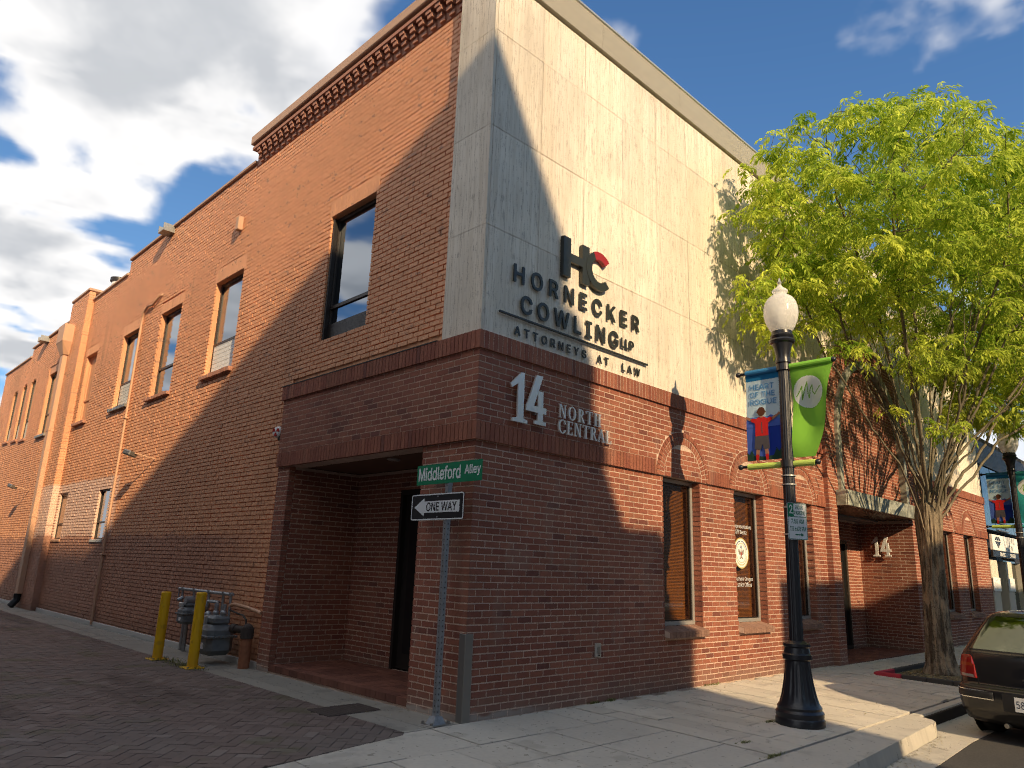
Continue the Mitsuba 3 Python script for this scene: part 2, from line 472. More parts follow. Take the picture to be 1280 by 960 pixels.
def soldiers(axis, plane, u0, u1, z0, z1, depth=0.08, ex=(), w=CM):
    out = []
    n = max(1, int(round((u1 - u0) / w)))
    s = (u1 - u0) / n
    for i in range(n):
        for p, q in cut(u0 + i * s + 0.005, u0 + (i + 1) * s - 0.005, ex):
            f = plane - rng.uniform(0, 0.0025)
            if axis == 'x':
                v = [[p, f, z0], [q, f, z0], [q, plane + depth, z0], [p, plane + depth, z0], [p, f, z1], [q, f, z1], [q, plane + depth, z1], [p, plane + depth, z1]]
            else:
                v = [[f, q, z0], [f, p, z0], [plane + depth, p, z0], [plane + depth, q, z0], [f, q, z1], [f, p, z1], [plane + depth, p, z1], [plane + depth, q, z1]]
            out.append(np.array(v, float))
    return out


def prism(poly, top, bot, zf=None):
    p = np.array(poly.exterior.coords)[:-1]
    if not poly.exterior.is_ccw: p = p[::-1]
    n = len(p)
    v = np.array([[x, y, bot] for x, y in p] + [[x, y, (zf(x, y) if zf else 0) + top] for x, y in p])
    f = [[n, n + i, n + i + 1] for i in range(1, n - 1)] + [[i, (i + 1) % n, (i + 1) % n + n] for i in range(n)] + [[i, (i + 1) % n + n, i + n] for i in range(n)]
    return v, np.array(f)


def emit(parent, bricks, n, m, one='brick', rest='brickwork'):
    """the n pieces nearest the viewer as parts of their own, the others as one part"""
    if not bricks:
        return
    bricks = [b if isinstance(b, tuple) else (b, HEX) for b in bricks]
    d = np.array([np.linalg.norm(b[0].mean(0) - EYE) for b in bricks])
    order = np.argsort(d, kind='stable')
    for i in order[:n]:
        MB().add(*bricks[i]).build(one, m, parent)
    if len(order) > n:
        mb = MB()
        for i in order[n:]:
            mb.add(*bricks[i])
        k = mb.build(rest, m, parent, kind='stuff')


def slab(poly, axis, plane, thick):
    """a wall slab with openings: poly in (u, z)"""
    m = ext(poly, thick)
    v = np.array(m.vertices)
    if axis == 'x':      # front at y=plane, back at plane+thick
        w = np.stack([v[:, 0], plane + v[:, 2], v[:, 1]], 1)
    else:
        w = np.stack([plane + v[:, 2], v[:, 0], v[:, 1]], 1)
    f = np.array(m.faces)
    return (w, f[:, ::-1] if axis == 'x' else f)


# ================================================================== CORNER BUILDING
CB = thing('corner_building', 'corner office building of dark red brick below and pale travertine above', 'building')
ZB = 40 * CM                     # underside of the brick band, 2.708
ZB2 = ZB + 0.2032                # top of the lower soldier course
ZT = 3.885                       # foot of the travertine
ZS = ZT - 0.2032                 # underside of the upper soldier course
XE = 19.6
WINS = [(3.39, 4.31), (5.29, 6.21), (7.09, 8.01), (13.6, 14.5), (15.45, 16.35), (17.3, 18.2)]
PX0, PX1, PX2, PX3, PD = 8.54, 8.88, 12.95, 13.3, -0.11
AY0, AY1, AYE = 0.87, 3.87, 4.2   # the recess towards the alley, end of the brown brick
ARC = [((a + b) / 2) for a, b in WINS]
RO, RI = 0.66, 0.47


def circ(r, z, zc=ZB):
    return math.sqrt(max(0, r * r - (z - zc) ** 2)) if abs(z - zc) < r else 0


# --- street wall
op = sbox(0.008, -0.4, XE, ZT)
for a, b in WINS:
    op = op.difference(sbox(a - .02, 0.70, b + .02, ZB + .02))
op = op.difference(sbox(PX1, -1, PX2, 2.78))
SW = obj('street_wall', slab(op, 'x', 0.0025, 0.24), 'm_mortar', CB)
low = courses('x', 0.0, 0, XE, 0, ZB, ex=lambda z: [(a, b) for a, b in WINS if z > 0.70] + ([(a - 0.0, b + 0.0) for a, b in WINS if 0.6 < z <= 0.70]) + [(PX0 + .002, PX3 - .002)],
              first=lambda k: 0.0 if k % 2 == 0 else -BM / 2, depth=0.124)
low = [b for b in low if not (b[:, 0].min() < 0.001 and b[:, 0].max() < 0.12)]      # headers belong to the alley side
emit(SW, low, 190, 'm_brown_brick')
band_ex = lambda z: [(c - circ(RO, z), c + circ(RO, z)) for c in ARC if circ(RO, z) > 0] + [(PX0, PX3)]
bp_ = -0.030
BW = obj('brick_band', slab(sbox(bp_ + 0.006, ZB + 0.004, XE, ZT).difference(sbox(PX1, 2, PX2, 5)), 'x', bp_ + 0.003, 0.03), 'm_mortar', CB)
nb = int((ZS - ZB2) / CM)
cb = (ZS - ZB2) / nb
band = courses('x', bp_, bp_, XE, ZB2, ZS, ex=band_ex, c=cb, first=lambda k: bp_ if k % 2 == 0 else bp_ - BM / 2, depth=0.0915)
band = [b for b in band if not (b[:, 0].min() < bp_ + 0.001 and b[:, 0].max() < bp_ + 0.12)]
for c in ARC:                                         # the brickwork inside each arch, set back
    for k in range(12):
        z0 = ZB + k * CM
        r = circ(RI, z0 + CM / 2)
        if r < 0.06 or z0 + CM > ZB + RI: continue
        u = c - r + (-(c - r) % BM if k % 2 else -((c - r) + BM / 2) % BM) - BM
        while u < c + r:
            lo, hi = max(u, c - r), min(u + BM - JT, c + r)
            if hi - lo > 0.02:
                y = bp_ + 0.0005
                band.append(np.array([[lo, y, z0 + .005], [hi, y, z0 + .005], [hi, y + .03, z0 + .005], [lo, y + .03, z0 + .005], [lo, y, z0 + CM - .005], [hi, y, z0 + CM - .005], [hi, y + .03, z0 + CM - .005], [lo, y + .03, z0 + CM - .005]]))
            u += BM
emit(BW, band, 60, 'm_brown_brick')
sold = soldiers('x', bp_ - 0.012, bp_ - 0.012, XE, ZB + 0.002, ZB2 - 0.004, ex=[(c - RO, c + RO) for c in ARC] + [(PX0, PX3)])
sold2 = soldiers('x', bp_ - 0.030, bp_ - 0.030, XE, ZS, ZT - 0.004, ex=[(PX0, PX3)], depth=0.1)
asold = soldiers('y', bp_ - 0.012, bp_ + 0.05, AYE, ZB + 0.002, ZB2 - 0.004)
asold2 = soldiers('y', bp_ - 0.030, bp_ + 0.04, AYE + 0.03, ZS, ZT - 0.004, depth=0.1)
SO = obj('soldier_course', slab(sbox(bp_ - 0.015, ZS + 0.004, XE, ZT - 0.008).difference(sbox(PX1, 2, PX2, 5)), 'x', bp_ - 0.0275, 0.05), 'm_mortar', CB)
emit(SO, sold + sold2 + asold + asold2, 300, 'm_brown_brick', 'soldier_brick', 'soldier_bricks')
for c in ARC:                                         # arch rings over the windows
    A = key_of(CB + '__window_arch')
    ring = Point(c, ZB).buffer(RO, 48).difference(Point(c, ZB).buffer(RI, 48)).intersection(sbox(0, ZB + 0.003, 40, 9))
    scene[A] = mikit.ply(slab(ring, 'x', bp_ - 0.001, 0.03), 'm_mortar')
    n = 28
    vs = []
    for i in range(n):
        a0, a1 = math.pi * (i + 0.09) / n, math.pi * (i + 0.91) / n
        for r0, r1, yy in ((RI + 0.012, RI + 0.105, bp_ - 0.004), (RI + 0.117, RO - 0.008, bp_ - 0.012)):
            q = [(c + r * math.cos(t), ZB + r * math.sin(t)) for r, t in ((r1, a1), (r0, a1), (r0, a0), (r1, a0))]
            y = yy - rng.uniform(0, 0.002)
            vs.append(np.array([[x, y, z] for x, z in q] + [[x, y + 0.03, z] for x, z in q]))
    emit(A, vs, 0, 'm_brown_brick', rest='arch_bricks')

# --- alley wall of the same brick
op = sbox(0.007, -0.4, AYE, ZT).difference(sbox(AY0 - .012, -1, AY1 + .012, ZB))
AW = obj('alley_wall', slab(op, 'y', 0.0025, 0.24), 'm_mortar', CB)
alow = courses('y', 0.0, 0.0, AYE, 0, ZB, ex=lambda z: [(AY0, AY1)], first=lambda k: BM / 2 if k % 2 == 0 else 0.0, depth=0.0915)
# the inner sides of the recess
alow += courses('x', AY1, 0.095, 1.15, 0.1, 0.1 + 38 * CM, first=lambda k: 0.102 - (BM / 2 if k % 2 else 0), depth=0.05)
alow += courses('y', 1.15, AY0, AY1, 0.1, 0.1 + 38 * CM, ex=lambda z: [(0.95, 2.78)] if z < 2.4 else [], depth=0.05)
aband = courses('y', bp_, bp_, AYE, ZB2, ZS, c=cb, first=lambda k: bp_ + BM / 2 if k % 2 == 0 else bp_, depth=0.0915)
emit(AW, alow + aband, 50, 'm_brown_brick')
obj('band_backing', slab(sbox(bp_ + 0.01, ZB + 0.006, AYE - 0.01, ZT - 0.01), 'y', bp_ + 0.003, 0.03), 'm_mortar', AW)
EN = key_of(CB + '__alley_entrance')
scene[EN] = mikit.ply(trimesh.util.concatenate([bbox([0.1, AY1 + .003, 0], [1.3, AY1 + .2, ZB]), bbox([1.153, AY0 - .2, 0], [1.35, 0.95, ZB]), bbox([1.153, 2.78, 0], [1.35, AY1 + .1, ZB]), bbox([1.153, 0.95, 2.42], [1.35, 2.78, ZB]),
                                               bbox([0.25, AY0 - .2, 0], [1.3, AY0 - .004, ZB])]), 'm_mortar')
tag(EN, 'dark recessed doorway with a raised tile floor facing the alley')
obj('soffit', bbox([0.0, AY0 - .1, ZB + 0.012], [1.3, AY1 + .1, ZB + 0.05]), 'm_soffit', EN)
obj('soffit_light', put(lathe([(0, 0), (0.07, 0), (0.085, 0.008), (0.085, 0.02), (0, 0.02)], 24), np.array([[1, 0, 0, .46], [0, 1, 0, 2.06], [0, 0, 1, ZB - 0.006], [0, 0, 0, 1.0]])), 'm_alu', EN)
obj('door', rbox([1.22, 0.97, 0.1], [1.26, 2.76, 2.41], 0.008), 'm_dark_frame', EN)
obj('door_glass', bbox([1.212, 1.1, 0.3], [1.219, 2.62, 2.28]), 'm_dark_glass', EN)
obj('door_frame', trimesh.util.concatenate([bbox([1.143, 2.735, .1], [1.25, 2.788, 2.43]), bbox([1.143, .942, .1], [1.25, .995, 2.43]), bbox([1.143, .995, 2.36], [1.25, 2.735, 2.43])]), 'm_dark_frame', EN)
obj('door_handle', MB().tube([(1.16, 1.2, 1.0), (1.16, 1.2, 1.35)], 0.014).arr()[0], 'm_steel_dull', EN)
obj('step', bbox([0.012, AY0, -0.1], [1.2, AY1, 0.094]), 'm_mortar', EN)
tl = []
for i in range(16):
    for k in range(7):
        y0 = AY0 + i * 0.1875
        x0 = 0.0 + k * 0.165
        z = 0.098 + rng.uniform(0, 0.002)
        tl.append(np.array([[x0 + .004, y0 + .004, .02 if k == 0 else .08], [x0 + .161, y0 + .004, .08], [x0 + .161, y0 + .183, .08], [x0 + .004, y0 + .183, .02 if k == 0 else .08],
                            [x0 + .004, y0 + .004, z], [x0 + .161, y0 + .004, z], [x0 + .161, y0 + .183, z], [x0 + .004, y0 + .183, z]]))
emit(EN, tl, 112, 'm_terracotta', 'floor_tile')

# --- windows of the street wall
BL = MB()
for wi, (a, b) in enumerate(WINS):
    W = key_of(CB + '__street_window')
    z0, z1, y = 0.775, ZB + 0.005, 0.125
    fr = sbox(a - .02, z0, b + .02, z1).difference(sbox(a + 0.05, z0 + 0.05, b - 0.05, z1 - 0.05))
    scene[W] = mikit.ply(slab(fr, 'x', y, 0.06), 'm_alu')
    bead = sbox(a + 0.05, z0 + 0.05, b - 0.05, z1 - 0.05).difference(sbox(a + 0.066, z0 + 0.066, b - 0.066, z1 - 0.066))
    obj('gasket', slab(bead, 'x', y + 0.012, 0.03), 'm_dark_frame', W)
    obj('pane', (np.array([[a + .05, y + .03, z0 + .05], [b - .05, y + .03, z0 + .05], [b - .05, y + .03, z1 - .05], [a + .05, y + .03, z1 - .05]]), np.array([[0, 1, 2], [0, 2, 3]])), 'm_pane_bronze', W)
    mb = MB()
    zz = z0 + 0.06
    bx0 = a + 0.06 + (0.27 if wi == 0 else 0.0)
    while zz < z1 - 0.07:
        t = 0.006
        mb.hexa([[bx0, y + .11, zz], [b - .06, y + .11, zz], [b - .06, y + .128, zz + .013], [bx0, y + .128, zz + .013], [bx0, y + .11, zz + .0014], [b - .06, y + .11, zz + .0014], [b - .06, y + .128, zz + .0145], [bx0, y + .128, zz + .0145]])
        zz += 0.0195
    mb.build('blind', 'm_blind', W, kind='stuff')
    obj('room', trimesh.util.concatenate([bbox([a - .1, 1.4, z0 - .3], [b + .4, 1.45, z1 + .2]), bbox([a - .15, .245, z0 - .3], [a - .1, 1.4, z1 + .2]), bbox([b + .4, .245, z0 - .3], [b + .45, 1.4, z1 + .2]),
                                          bbox([a - .1, .245, z1 + .1], [b + .4, 1.4, z1 + .2]), bbox([a - .1, .245, z0 - .4], [b + .4, 1.4, z0 - .3])]), 'm_room', W)
    sb = MB()
    n = 13
    for i in range(n):
        x0, x1 = a - 0.01 + i * (b - a + 0.03) / n + .004, a - 0.01 + (i + 1) * (b - a + 0.03) / n - .004
        o = rng.uniform(0, .004)
        sb.hexa([[x0, -.085 - o, .635], [x1, -.085 - o, .635], [x1, .13, .66], [x0, .13, .66], [x0, -.085 - o, .715], [x1, -.085 - o, .715], [x1, .13, .772], [x0, .13, .772]])
    S_ = sb.build('sill', 'm_sill', W)
    obj('sill_bed', ((np.array([[a - .008, -.078, .642], [b + .018, -.078, .642], [b + .018, .125, .664], [a - .008, .125, .664], [a - .008, -.078, .71], [b + .018, -.078, .71], [b + .018, .125, .768], [a - .008, .125, .768]]), HEX)), 'm_mortar', S_)

# --- portal
PT = key_of(CB + '__portal')
up = unary_union([sbox(PX0 + .008, ZB, PX3 - .008, 4.05), Point(10.92, 4.05).buffer(PX3 - 10.928, 48).intersection(sbox(0, 4.04, 20, 9))]).difference(sbox(9.0, ZB - 1, 12.76, 4.05)).difference(Point(10.88, 4.05).buffer(1.88, 48))
scene[PT] = mikit.ply(trimesh.util.concatenate([trimesh.Trimesh(*slab(up, 'x', PD + .0025, .1), process=False), bbox([PX0 + .003, PD + .003, -.3], [PX1 - .003, .2, ZB + .1]), bbox([PX2 + .003, PD + .003, -.3], [PX3 - .006, 1.3, 2.9]),
                                                trimesh.Trimesh(*slab(unary_union([sbox(8.9, 2.78, 12.86, 4.05), Point(10.88, 4.05).buffer(1.95, 40).intersection(sbox(0, 4.0, 40, 9))]), 'x', -.040, .03), process=False), bbox([PX1 - .1, 1.053, -.1], [9.7, 1.3, 2.9]), bbox([12.2, 1.053, -.1], [PX2 + .1, 1.3, 2.9]), bbox([9.7, 1.053, 2.3], [12.2, 1.3, 2.9]), bbox([9.6, 1.31, -.1], [12.3, 1.4, 2.5])]), 'm_mortar')
tag(PT, 'brick entrance portal with a tall arched panel behind the street tree')


def arc_ex(z):
    if z < 4.05:
        return [(9.0, 12.76)]
    r, R = circ(1.88, z, 4.05), circ(PX3 - 10.92, z, 4.05)
    return ([(10.88 - r, 10.88 + r)] if r else []) + [(0, 10.92 - R), (10.92 + R, 40)]


pb = courses('x', PD, PX0, PX1, 0, ZB, first=lambda k: PX0 if k % 2 == 0 else PX0 - BM / 2, depth=.14)
pb += courses('x', PD, PX2, PX3, 0, ZB, first=lambda k: PX2 if k % 2 == 0 else PX2 - BM / 2, depth=.1)
pb += courses('x', PD, PX0, PX3, ZB, 6.32, ex=arc_ex, first=lambda k: PX0 if k % 2 == 0 else PX0 - BM / 2, depth=.11)
pb += courses('y', PX2, PD + .102, 1.05, 0, ZB, depth=.05, first=lambda k: PD + .102 - (BM / 2 if k % 2 else 0))
pb += courses('x', 1.05, PX1, PX2, 0, ZB, ex=lambda z: [(9.7, 12.2)] if z < 2.3 else [], depth=.04)
pb += courses('x', -0.043, 9.0, 12.76, 3.0, 3.0 + 43 * CM, ex=lambda z: [] if z < 4.05 else [(0, 10.88 - circ(1.9, z, 4.05)), (10.88 + circ(1.9, z, 4.05), 40)], depth=.02)
emit(PT, pb, 0, 'm_brown_brick', rest='brickwork_portal')
oc = Polygon([(9.0, 3.05), (9.0, 4.05)] + [(10.88 - 1.88 * math.cos(t), 4.05 + 1.88 * math.sin(t)) for t in np.linspace(0, math.pi, 40)] + [(12.76, 3.05)])
ic = Polygon([(9.16, 3.0), (9.16, 4.05)] + [(10.88 - 1.72 * math.cos(t), 4.05 + 1.72 * math.sin(t)) for t in np.linspace(0, math.pi, 40)] + [(12.6, 3.0)])
obj('arch_trim', slab(oc.difference(ic), 'x', PD - .06, .16), 'm_canopy', PT, label='grey stone arch trim above the canopy')
CN = obj('canopy', bbox([PX1 + .0, -.30, 2.79], [PX2 - .0, 1.05, 2.98]), 'm_canopy', PT, label='weathered grey metal canopy over the street entrance')
for i in range(8):
    x0 = PX1 - .02 + i * (PX2 - PX1 + .04) / 8
    obj('fascia_panel', rbox([x0 + .004, -.335, 2.765], [x0 + (PX2 - PX1 + .04) / 8 - .004, -.302, 3.055], .008), 'm_canopy', CN)
obj('end_panel', rbox([PX1 - .02, -.300, 2.765], [PX1 - .004, PD - .004, 3.055], .006), 'm_canopy', CN)
obj('soffit', bbox([PX1, -.29, 2.772], [PX2, 1.05, 2.786]), 'm_dark_frame', CN)
DR = obj('door_frame', slab(sbox(9.7, 0, 12.2, 2.3).difference(unary_union([sbox(9.76 + i * 1.23, .08, 10.9 + i * 1.23, 2.22) for i in (0, 1)])), 'x', 1.06, .06), 'm_bronze_frame', PT)
obj('door_glass', bbox([9.72, 1.10, .05], [12.18, 1.106, 2.28]), 'm_dark_glass', PT)
emit(PT, [np.array([[x + .003, y + .003, .0], [x + .197, y + .003, .0], [x + .197, y + .097, .0], [x + .003, y + .097, .0], [x + .003, y + .003, .016], [x + .197, y + .003, .016], [x + .197, y + .097, .016], [x + .003, y + .097, .016]])
          for x in np.arange(8.9, 12.9, .2) for y in np.arange(-.1, 1.0, .1)], 0, 'm_terracotta', rest='paved_floor')

# --- travertine
TV = obj('travertine_cladding', trimesh.util.concatenate([bbox([.045, .03, ZT], [XE, .25, 8.53]), bbox([.03, .05, ZT], [.3, .655, 9.0])]), 'm_dark_stone', CB)
ZR = [ZT + .006, 5.145, 6.40, 7.70, 8.515]
xs = [0.043] + [0.85 + .8275 * i for i in range(23)]
xs = [x for x in xs if x < XE - .2] + [XE]
for r in range(4):
    for i in range(len(xs) - 1):
        a, b = xs[i], xs[i + 1]
        for p, q in [(a, b)]:
            mb = MB().box((p + .0032, rng.uniform(-.002, .002), ZR[r] + .0035), (q - .0032, .04, ZR[r + 1] - .0035))
            mb.build('panel', 'm_travertine', TV)
    MB().box((rng.uniform(-.001, .001), .001, ZR[r] + .0025), (.04, .655, ZR[r + 1] - .0025 if r < 3 else 9.0)).build('panel', 'm_travertine', TV)
FA = obj('fascia', bbox([.05, .04, 8.5], [XE, .3, 9.0]), 'm_dark_frame', CB)
for i in range(10):
    a, b = 0.04 + i * 1.96, min(0.04 + (i + 1) * 1.96, XE)
    mb = MB().box((a + .002, -.045, 8.545), (b - .002, -.003, 8.985))
    mb.hexa([[a + .002, -.045, 8.545], [b - .002, -.045, 8.545], [b - .002, .03, 8.535], [a + .002, .03, 8.535], [a + .002, -.044, 8.546], [b - .002, -.044, 8.546], [b - .002, .03, 8.546], [a + .002, .03, 8.546]])
    mb.build('fascia_panel', 'm_fascia', FA)
obj('coping', rbox([.0, -.062, 8.987], [XE, .35, 9.03], .008), 'm_alu', FA)
obj('roof', bbox([.2, .24, 8.3], [XE, 14, 8.4]), 'm_far_wall', CB)
obj('rear_wall', trimesh.util.concatenate([bbox([XE - .2, .24, -.3], [XE, 14, 8.9]), bbox([.5, 13.8, -.3], [XE, 14, 8.3]), bbox([1.3, .6, 2.75], [XE, 14, 2.8]), bbox([2.2, .25, -.3], [2.3, 13, 2.75])]), 'm_far_wall', CB)
obj('flashing', bbox([-.066, .668, ZT - .002], [.10, AYE + .05, ZT + .010]), 'm_dark_stone', CB)

# ================================================================== PAINTED BUILDING
OX = 0.08
PBK = thing('painted_building', 'long two-storey alley building of orange painted brick with stepped roofline', 'building')


def A(y, z=None):
    s = (OX - EYE[0]) / (0 - EYE[0])
    yy = EYE[1] + (y - EYE[1]) * s
    return yy if z is None else (yy, EYE[2] + (z - EYE[2]) * s)


Zf = lambda z: A(0, z)[1]
TOPS = [(0.66, A(6.33), 8.47), (A(6.33), A(13.0), Zf(8.42)), (A(13.0), A(17.2), Zf(8.05)), (A(17.2), A(22.15), Zf(7.9)), (A(22.15), A(25.9), Zf(7.6))]
AW2 = [(A(2.27), A(3.42), Zf(4.44), Zf(6.36)), (A(6.29), A(7.44), Zf(4.56), Zf(6.36)), (A(9.05), A(10.18), Zf(4.55), Zf(6.38)), (A(11.5), A(12.56), Zf(4.62), Zf(6.37)),
       (A(14.53), A(15.44), Zf(4.61), Zf(6.40)), (A(18.35), A(19.3), Zf(4.68), Zf(6.55))]
AWL = [(A(11.66), A(12.42), Zf(1.72), Zf(2.80)), (A(14.87), A(15.6), Zf(1.73), Zf(2.83))]
ASM = [(A(20.85), A(21.5), Zf(4.78), Zf(6.55)), (A(21.98), A(22.6), Zf(4.86), Zf(6.55)), (A(23.25), A(23.88), Zf(4.92), Zf(6.5))]
ALLW = AW2 + AWL + ASM
YE = A(25.9)
op = unary_union([sbox(a, -.4 if a > 1 else 3.9, b, t) for a, b, t in TOPS] + [sbox(4.1, -.4, 7, 4)])
for a, b, z0, z1 in ALLW:
    op = op.difference(sbox(a, z0, b, z1))
for a, b, z0, z1 in ASM:
    op = op.difference(affinity.scale(Point((a + b) / 2, z1).buffer(1, 16), (b - a) / 2, .16))
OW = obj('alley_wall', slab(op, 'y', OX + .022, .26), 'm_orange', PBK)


def o_ex(z):
    return [(a, b) for a, b, z0, z1 in ALLW if z0 - .01 < z < z1 + .005] + [((a + b) / 2 - w, (a + b) / 2 + w) for a, b, z0, z1 in ASM if z1 <= z < z1 + .16 for w in [(b - a) / 2 * math.sqrt(max(0, 1 - ((z - z1) / .16) ** 2))]]


def head_ex(z):      # the flat arches over the large windows
    return [(a - .06, b + .06) for a, b, z0, z1 in AW2 if z1 < z < z1 + .24]


ob = []
for a, b, t in TOPS:
    z0 = 0.03 if a > 1 else 4.02
    n = int((t - z0) / CM)
    ob += courses('y', OX, a, b - .002, z0, z0 + n * CM, ex=lambda z: o_ex(z) + head_ex(z), first=lambda k, a=a: a - (a % BM) - BM + (BM / 2 if k % 2 else 0), depth=.03, wob=.006, jt=.0155)
ob += courses('y', OX, AYE - .02, A(6.3), 0.03, 0.03, depth=.03)
n = int(4.0 / CM)
ob += courses('y', OX, AYE + .002, TOPS[0][1] - .002, .03, .03 + n * CM, ex=lambda z: o_ex(z), first=lambda k: AYE - (AYE % BM) + (BM / 2 if k % 2 else 0), depth=.03, wob=.006, jt=.0155)
ob = [b for b in ob if not (b[:, 1].max() > AYE and b[:, 2].max() < 4.0 and b[:, 1].min() < AYE)]
for a, b, z0, z1 in AW2[:5]:
    ob += soldiers('y', OX - .003, a - .06, b + .06, z1 + .006, z1 + .232, depth=.03, w=.072)
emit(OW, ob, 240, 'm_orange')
# roof copings
for i, (a, b, t) in enumerate(TOPS[1:]):
    obj('coping', rbox([OX - .045, a + .002, t - .012], [OX + .32, b - .002, t + .05], .01), 'm_coping', PBK)
obj('roof', trimesh.util.concatenate([bbox([OX + .2, .66, 7.2], [12, 14, 7.3]), bbox([OX + .2, 14, 7.0], [14, YE, 7.1])]), 'm_far_wall', PBK)
obj('end_wall', trimesh.util.concatenate([bbox([OX + .01, YE - .25, -.3], [12, YE - .002, 7.5]), bbox([OX + .27, A(6.33) - .3, 7], [.6, A(6.33) - .003, 8.9]), bbox([11.8, 14.1, -.3], [12, YE, 7.1]), bbox([1.4, 4.2, -.3], [1.5, YE, 7])]), 'm_orange', PBK)
# cornice
ya, yb = 0.668, A(6.33)
CO = obj('cornice', trimesh.util.concatenate([bbox([OX + .004, ya, 8.46], [OX + .27, yb, 8.74]), bbox([OX - .125, ya, 8.742], [OX + .3, yb, 8.80]), bbox([OX - .095, ya, 8.802], [OX + .3, yb, 8.845])]), 'm_cornice', PBK)
obj('coping', rbox([OX - .16, ya + .002, 8.848], [OX + .34, yb + .03, 9.02], .012), 'm_coping', CO)
cbk = []
nd = 29
for i in range(nd):
    y0 = ya + .01 + i * (yb - ya - .1) / nd
    for j, (zz, dx) in enumerate(((8.475, .03), (8.543, .062), (8.611, .094), (8.679, .110))):
        off = .0 if j % 2 == 0 else .03
        p0, p1 = y0 + off, y0 + off + .105
        cbk.append(np.array([[OX - dx, p1, zz], [OX - dx, p0, zz], [OX + .02, p0, zz], [OX + .02, p1, zz], [OX - dx, p1, zz + .058], [OX - dx, p0, zz + .058], [OX + .02, p0, zz + .058], [OX + .02, p1, zz + .058]]) + rng.uniform(-.002, .002, (8, 3)))
emit(CO, cbk, 120, 'm_cornice', 'corbel_brick')
# windows
kinds = ['big', 'white', 'clear', 'white', 'board', 'clear']
for i, (a, b, z0, z1) in enumerate(ALLW):
    small = i >= len(AW2)
    W = key_of(PBK + '__alley_window')
    x = OX + (.055 if small else .10)
    h = z1 - z0
    arch = i >= len(AW2) + len(AWL)
    zt = z1 + (.16 if arch else 0)
    tz = z0 + h * (.27 if i in (0,) else .34)
    ft = .035 if small else .05
    outer = sbox(a - .01, z0 - .01, b + .01, zt + .01)
    holes = [sbox(a + ft, tz + ft / 2, b - ft, zt - ft - .005), sbox(a + ft, z0 + ft, b - ft, tz - ft / 2)]
    fr = outer
    for hh in holes: fr = fr.difference(hh)
    scene[W] = mikit.ply(slab(fr, 'y', x, .05), 'm_bronze_frame' if not i == 4 else 'm_orange')
    gl = 'm_alley_glass'
    bd = {1: 'm_white', 3: 'm_white_dirty'}.get(i)
    q = lambda p: (np.array([[x + .025, p.bounds[2], p.bounds[1]], [x + .025, p.bounds[0], p.bounds[1]], [x + .025, p.bounds[0], p.bounds[3]], [x + .025, p.bounds[2], p.bounds[3]]]), np.array([[0, 1, 2], [0, 2, 3]]))
    if i == 4:
        obj('board', q(holes[0]), 'm_orange', W); obj('board', q(holes[1]), 'm_orange', W)
    elif i == 5 or arch:
        obj('pane', q(holes[0]), 'm_alley_glass', W); obj('lower_panel', q(holes[1]), 'm_white_dirty' if arch else 'm_alley_glass', W)
    elif i == 7:
        obj('board', q(holes[0]), 'm_tan_pipe', W); obj('board', q(holes[1]), 'm_tan_pipe', W)
    else:
        obj('pane', q(holes[0]), gl, W)
        if i == 0:
            obj('pane', q(sbox(a + ft, z0 + .26, b - ft, tz - ft / 2)), gl, W)
            obj('lower_panel', bbox([x - .01, a + .02, z0], [x + .03, b - .02, z0 + .26]), 'm_dark_frame', W)
            obj('side_rail', rbox([x - .075, b - .05, z0 - .02], [x - .002, b - .012, z1 - .03], .006), 'm_dark_frame', W)
        elif bd:
            mb = MB()
            zz = z0 + .02
            while zz < tz - .04:
                mb.box((x + .005 + rng.uniform(0, .003), a + .03, zz), (x + .03, b - .03, zz + .072)); zz += .08
            mb.build('slatted_panel', bd, W, kind='stuff')
        else:
            obj('pane', q(holes[1]), gl, W)
    if i < len(AW2) and i != 0:
        mb = MB()
        nn = 9
        for j in range(nn):
            p0, p1 = a - .05 + j * (b - a + .1) / nn + .003, a - .05 + (j + 1) * (b - a + .1) / nn - .003
            mb.box((OX - .065 - rng.uniform(0, .012), p0, z0 - .07), (OX + .12, p1, z0 - .004 + rng.uniform(-.01, .012)), j=.004)
        mb.build('sill', 'm_steel_dull' if i in (3, 5) else 'm_cornice', W)
    elif small and not arch:
        obj('sill', rbox([OX - .03, a - .03, z0 - .07], [OX + .13, b + .03, z0 - .003], .01), 'm_white_dirty' if i == 6 else 'm_tan_pipe', W)
    elif arch:
        obj('sill', rbox([OX - .05, a - .04, z0 - .08], [OX + .13, b + .04, z0 - .003], .01), 'm_cornice', W)
# pilaster that runs up past the roof
PY0, PY1, PXF = A(15.75), A(17.35), -.07
PL = obj('pilaster', bbox([PXF + .008, PY0 + .008, -.3], [OX + .01, PY1 - .008, Zf(8.3)]), 'm_orange', PBK)
n = int((Zf(8.3) - .03) / CM)
pbk = courses('x', PY0, PXF, OX - .002, .03, .03 + n * CM, first=lambda k: PXF if k % 2 == 0 else PXF - BM / 2, depth=.03, wob=.004)
pbk += courses('y', PXF, PY0 + .03, PY1, .03, .03 + n * CM, depth=.03, wob=.006, first=lambda k: PY0 - (BM / 2 if k % 2 else 0))
emit(PL, pbk, 0, 'm_orange')
obj('cap', rbox([PXF - .03, PY0 - .04, Zf(8.3)], [OX + .3, PY1 + .03, Zf(8.37)], .01), 'm_coping', PL)
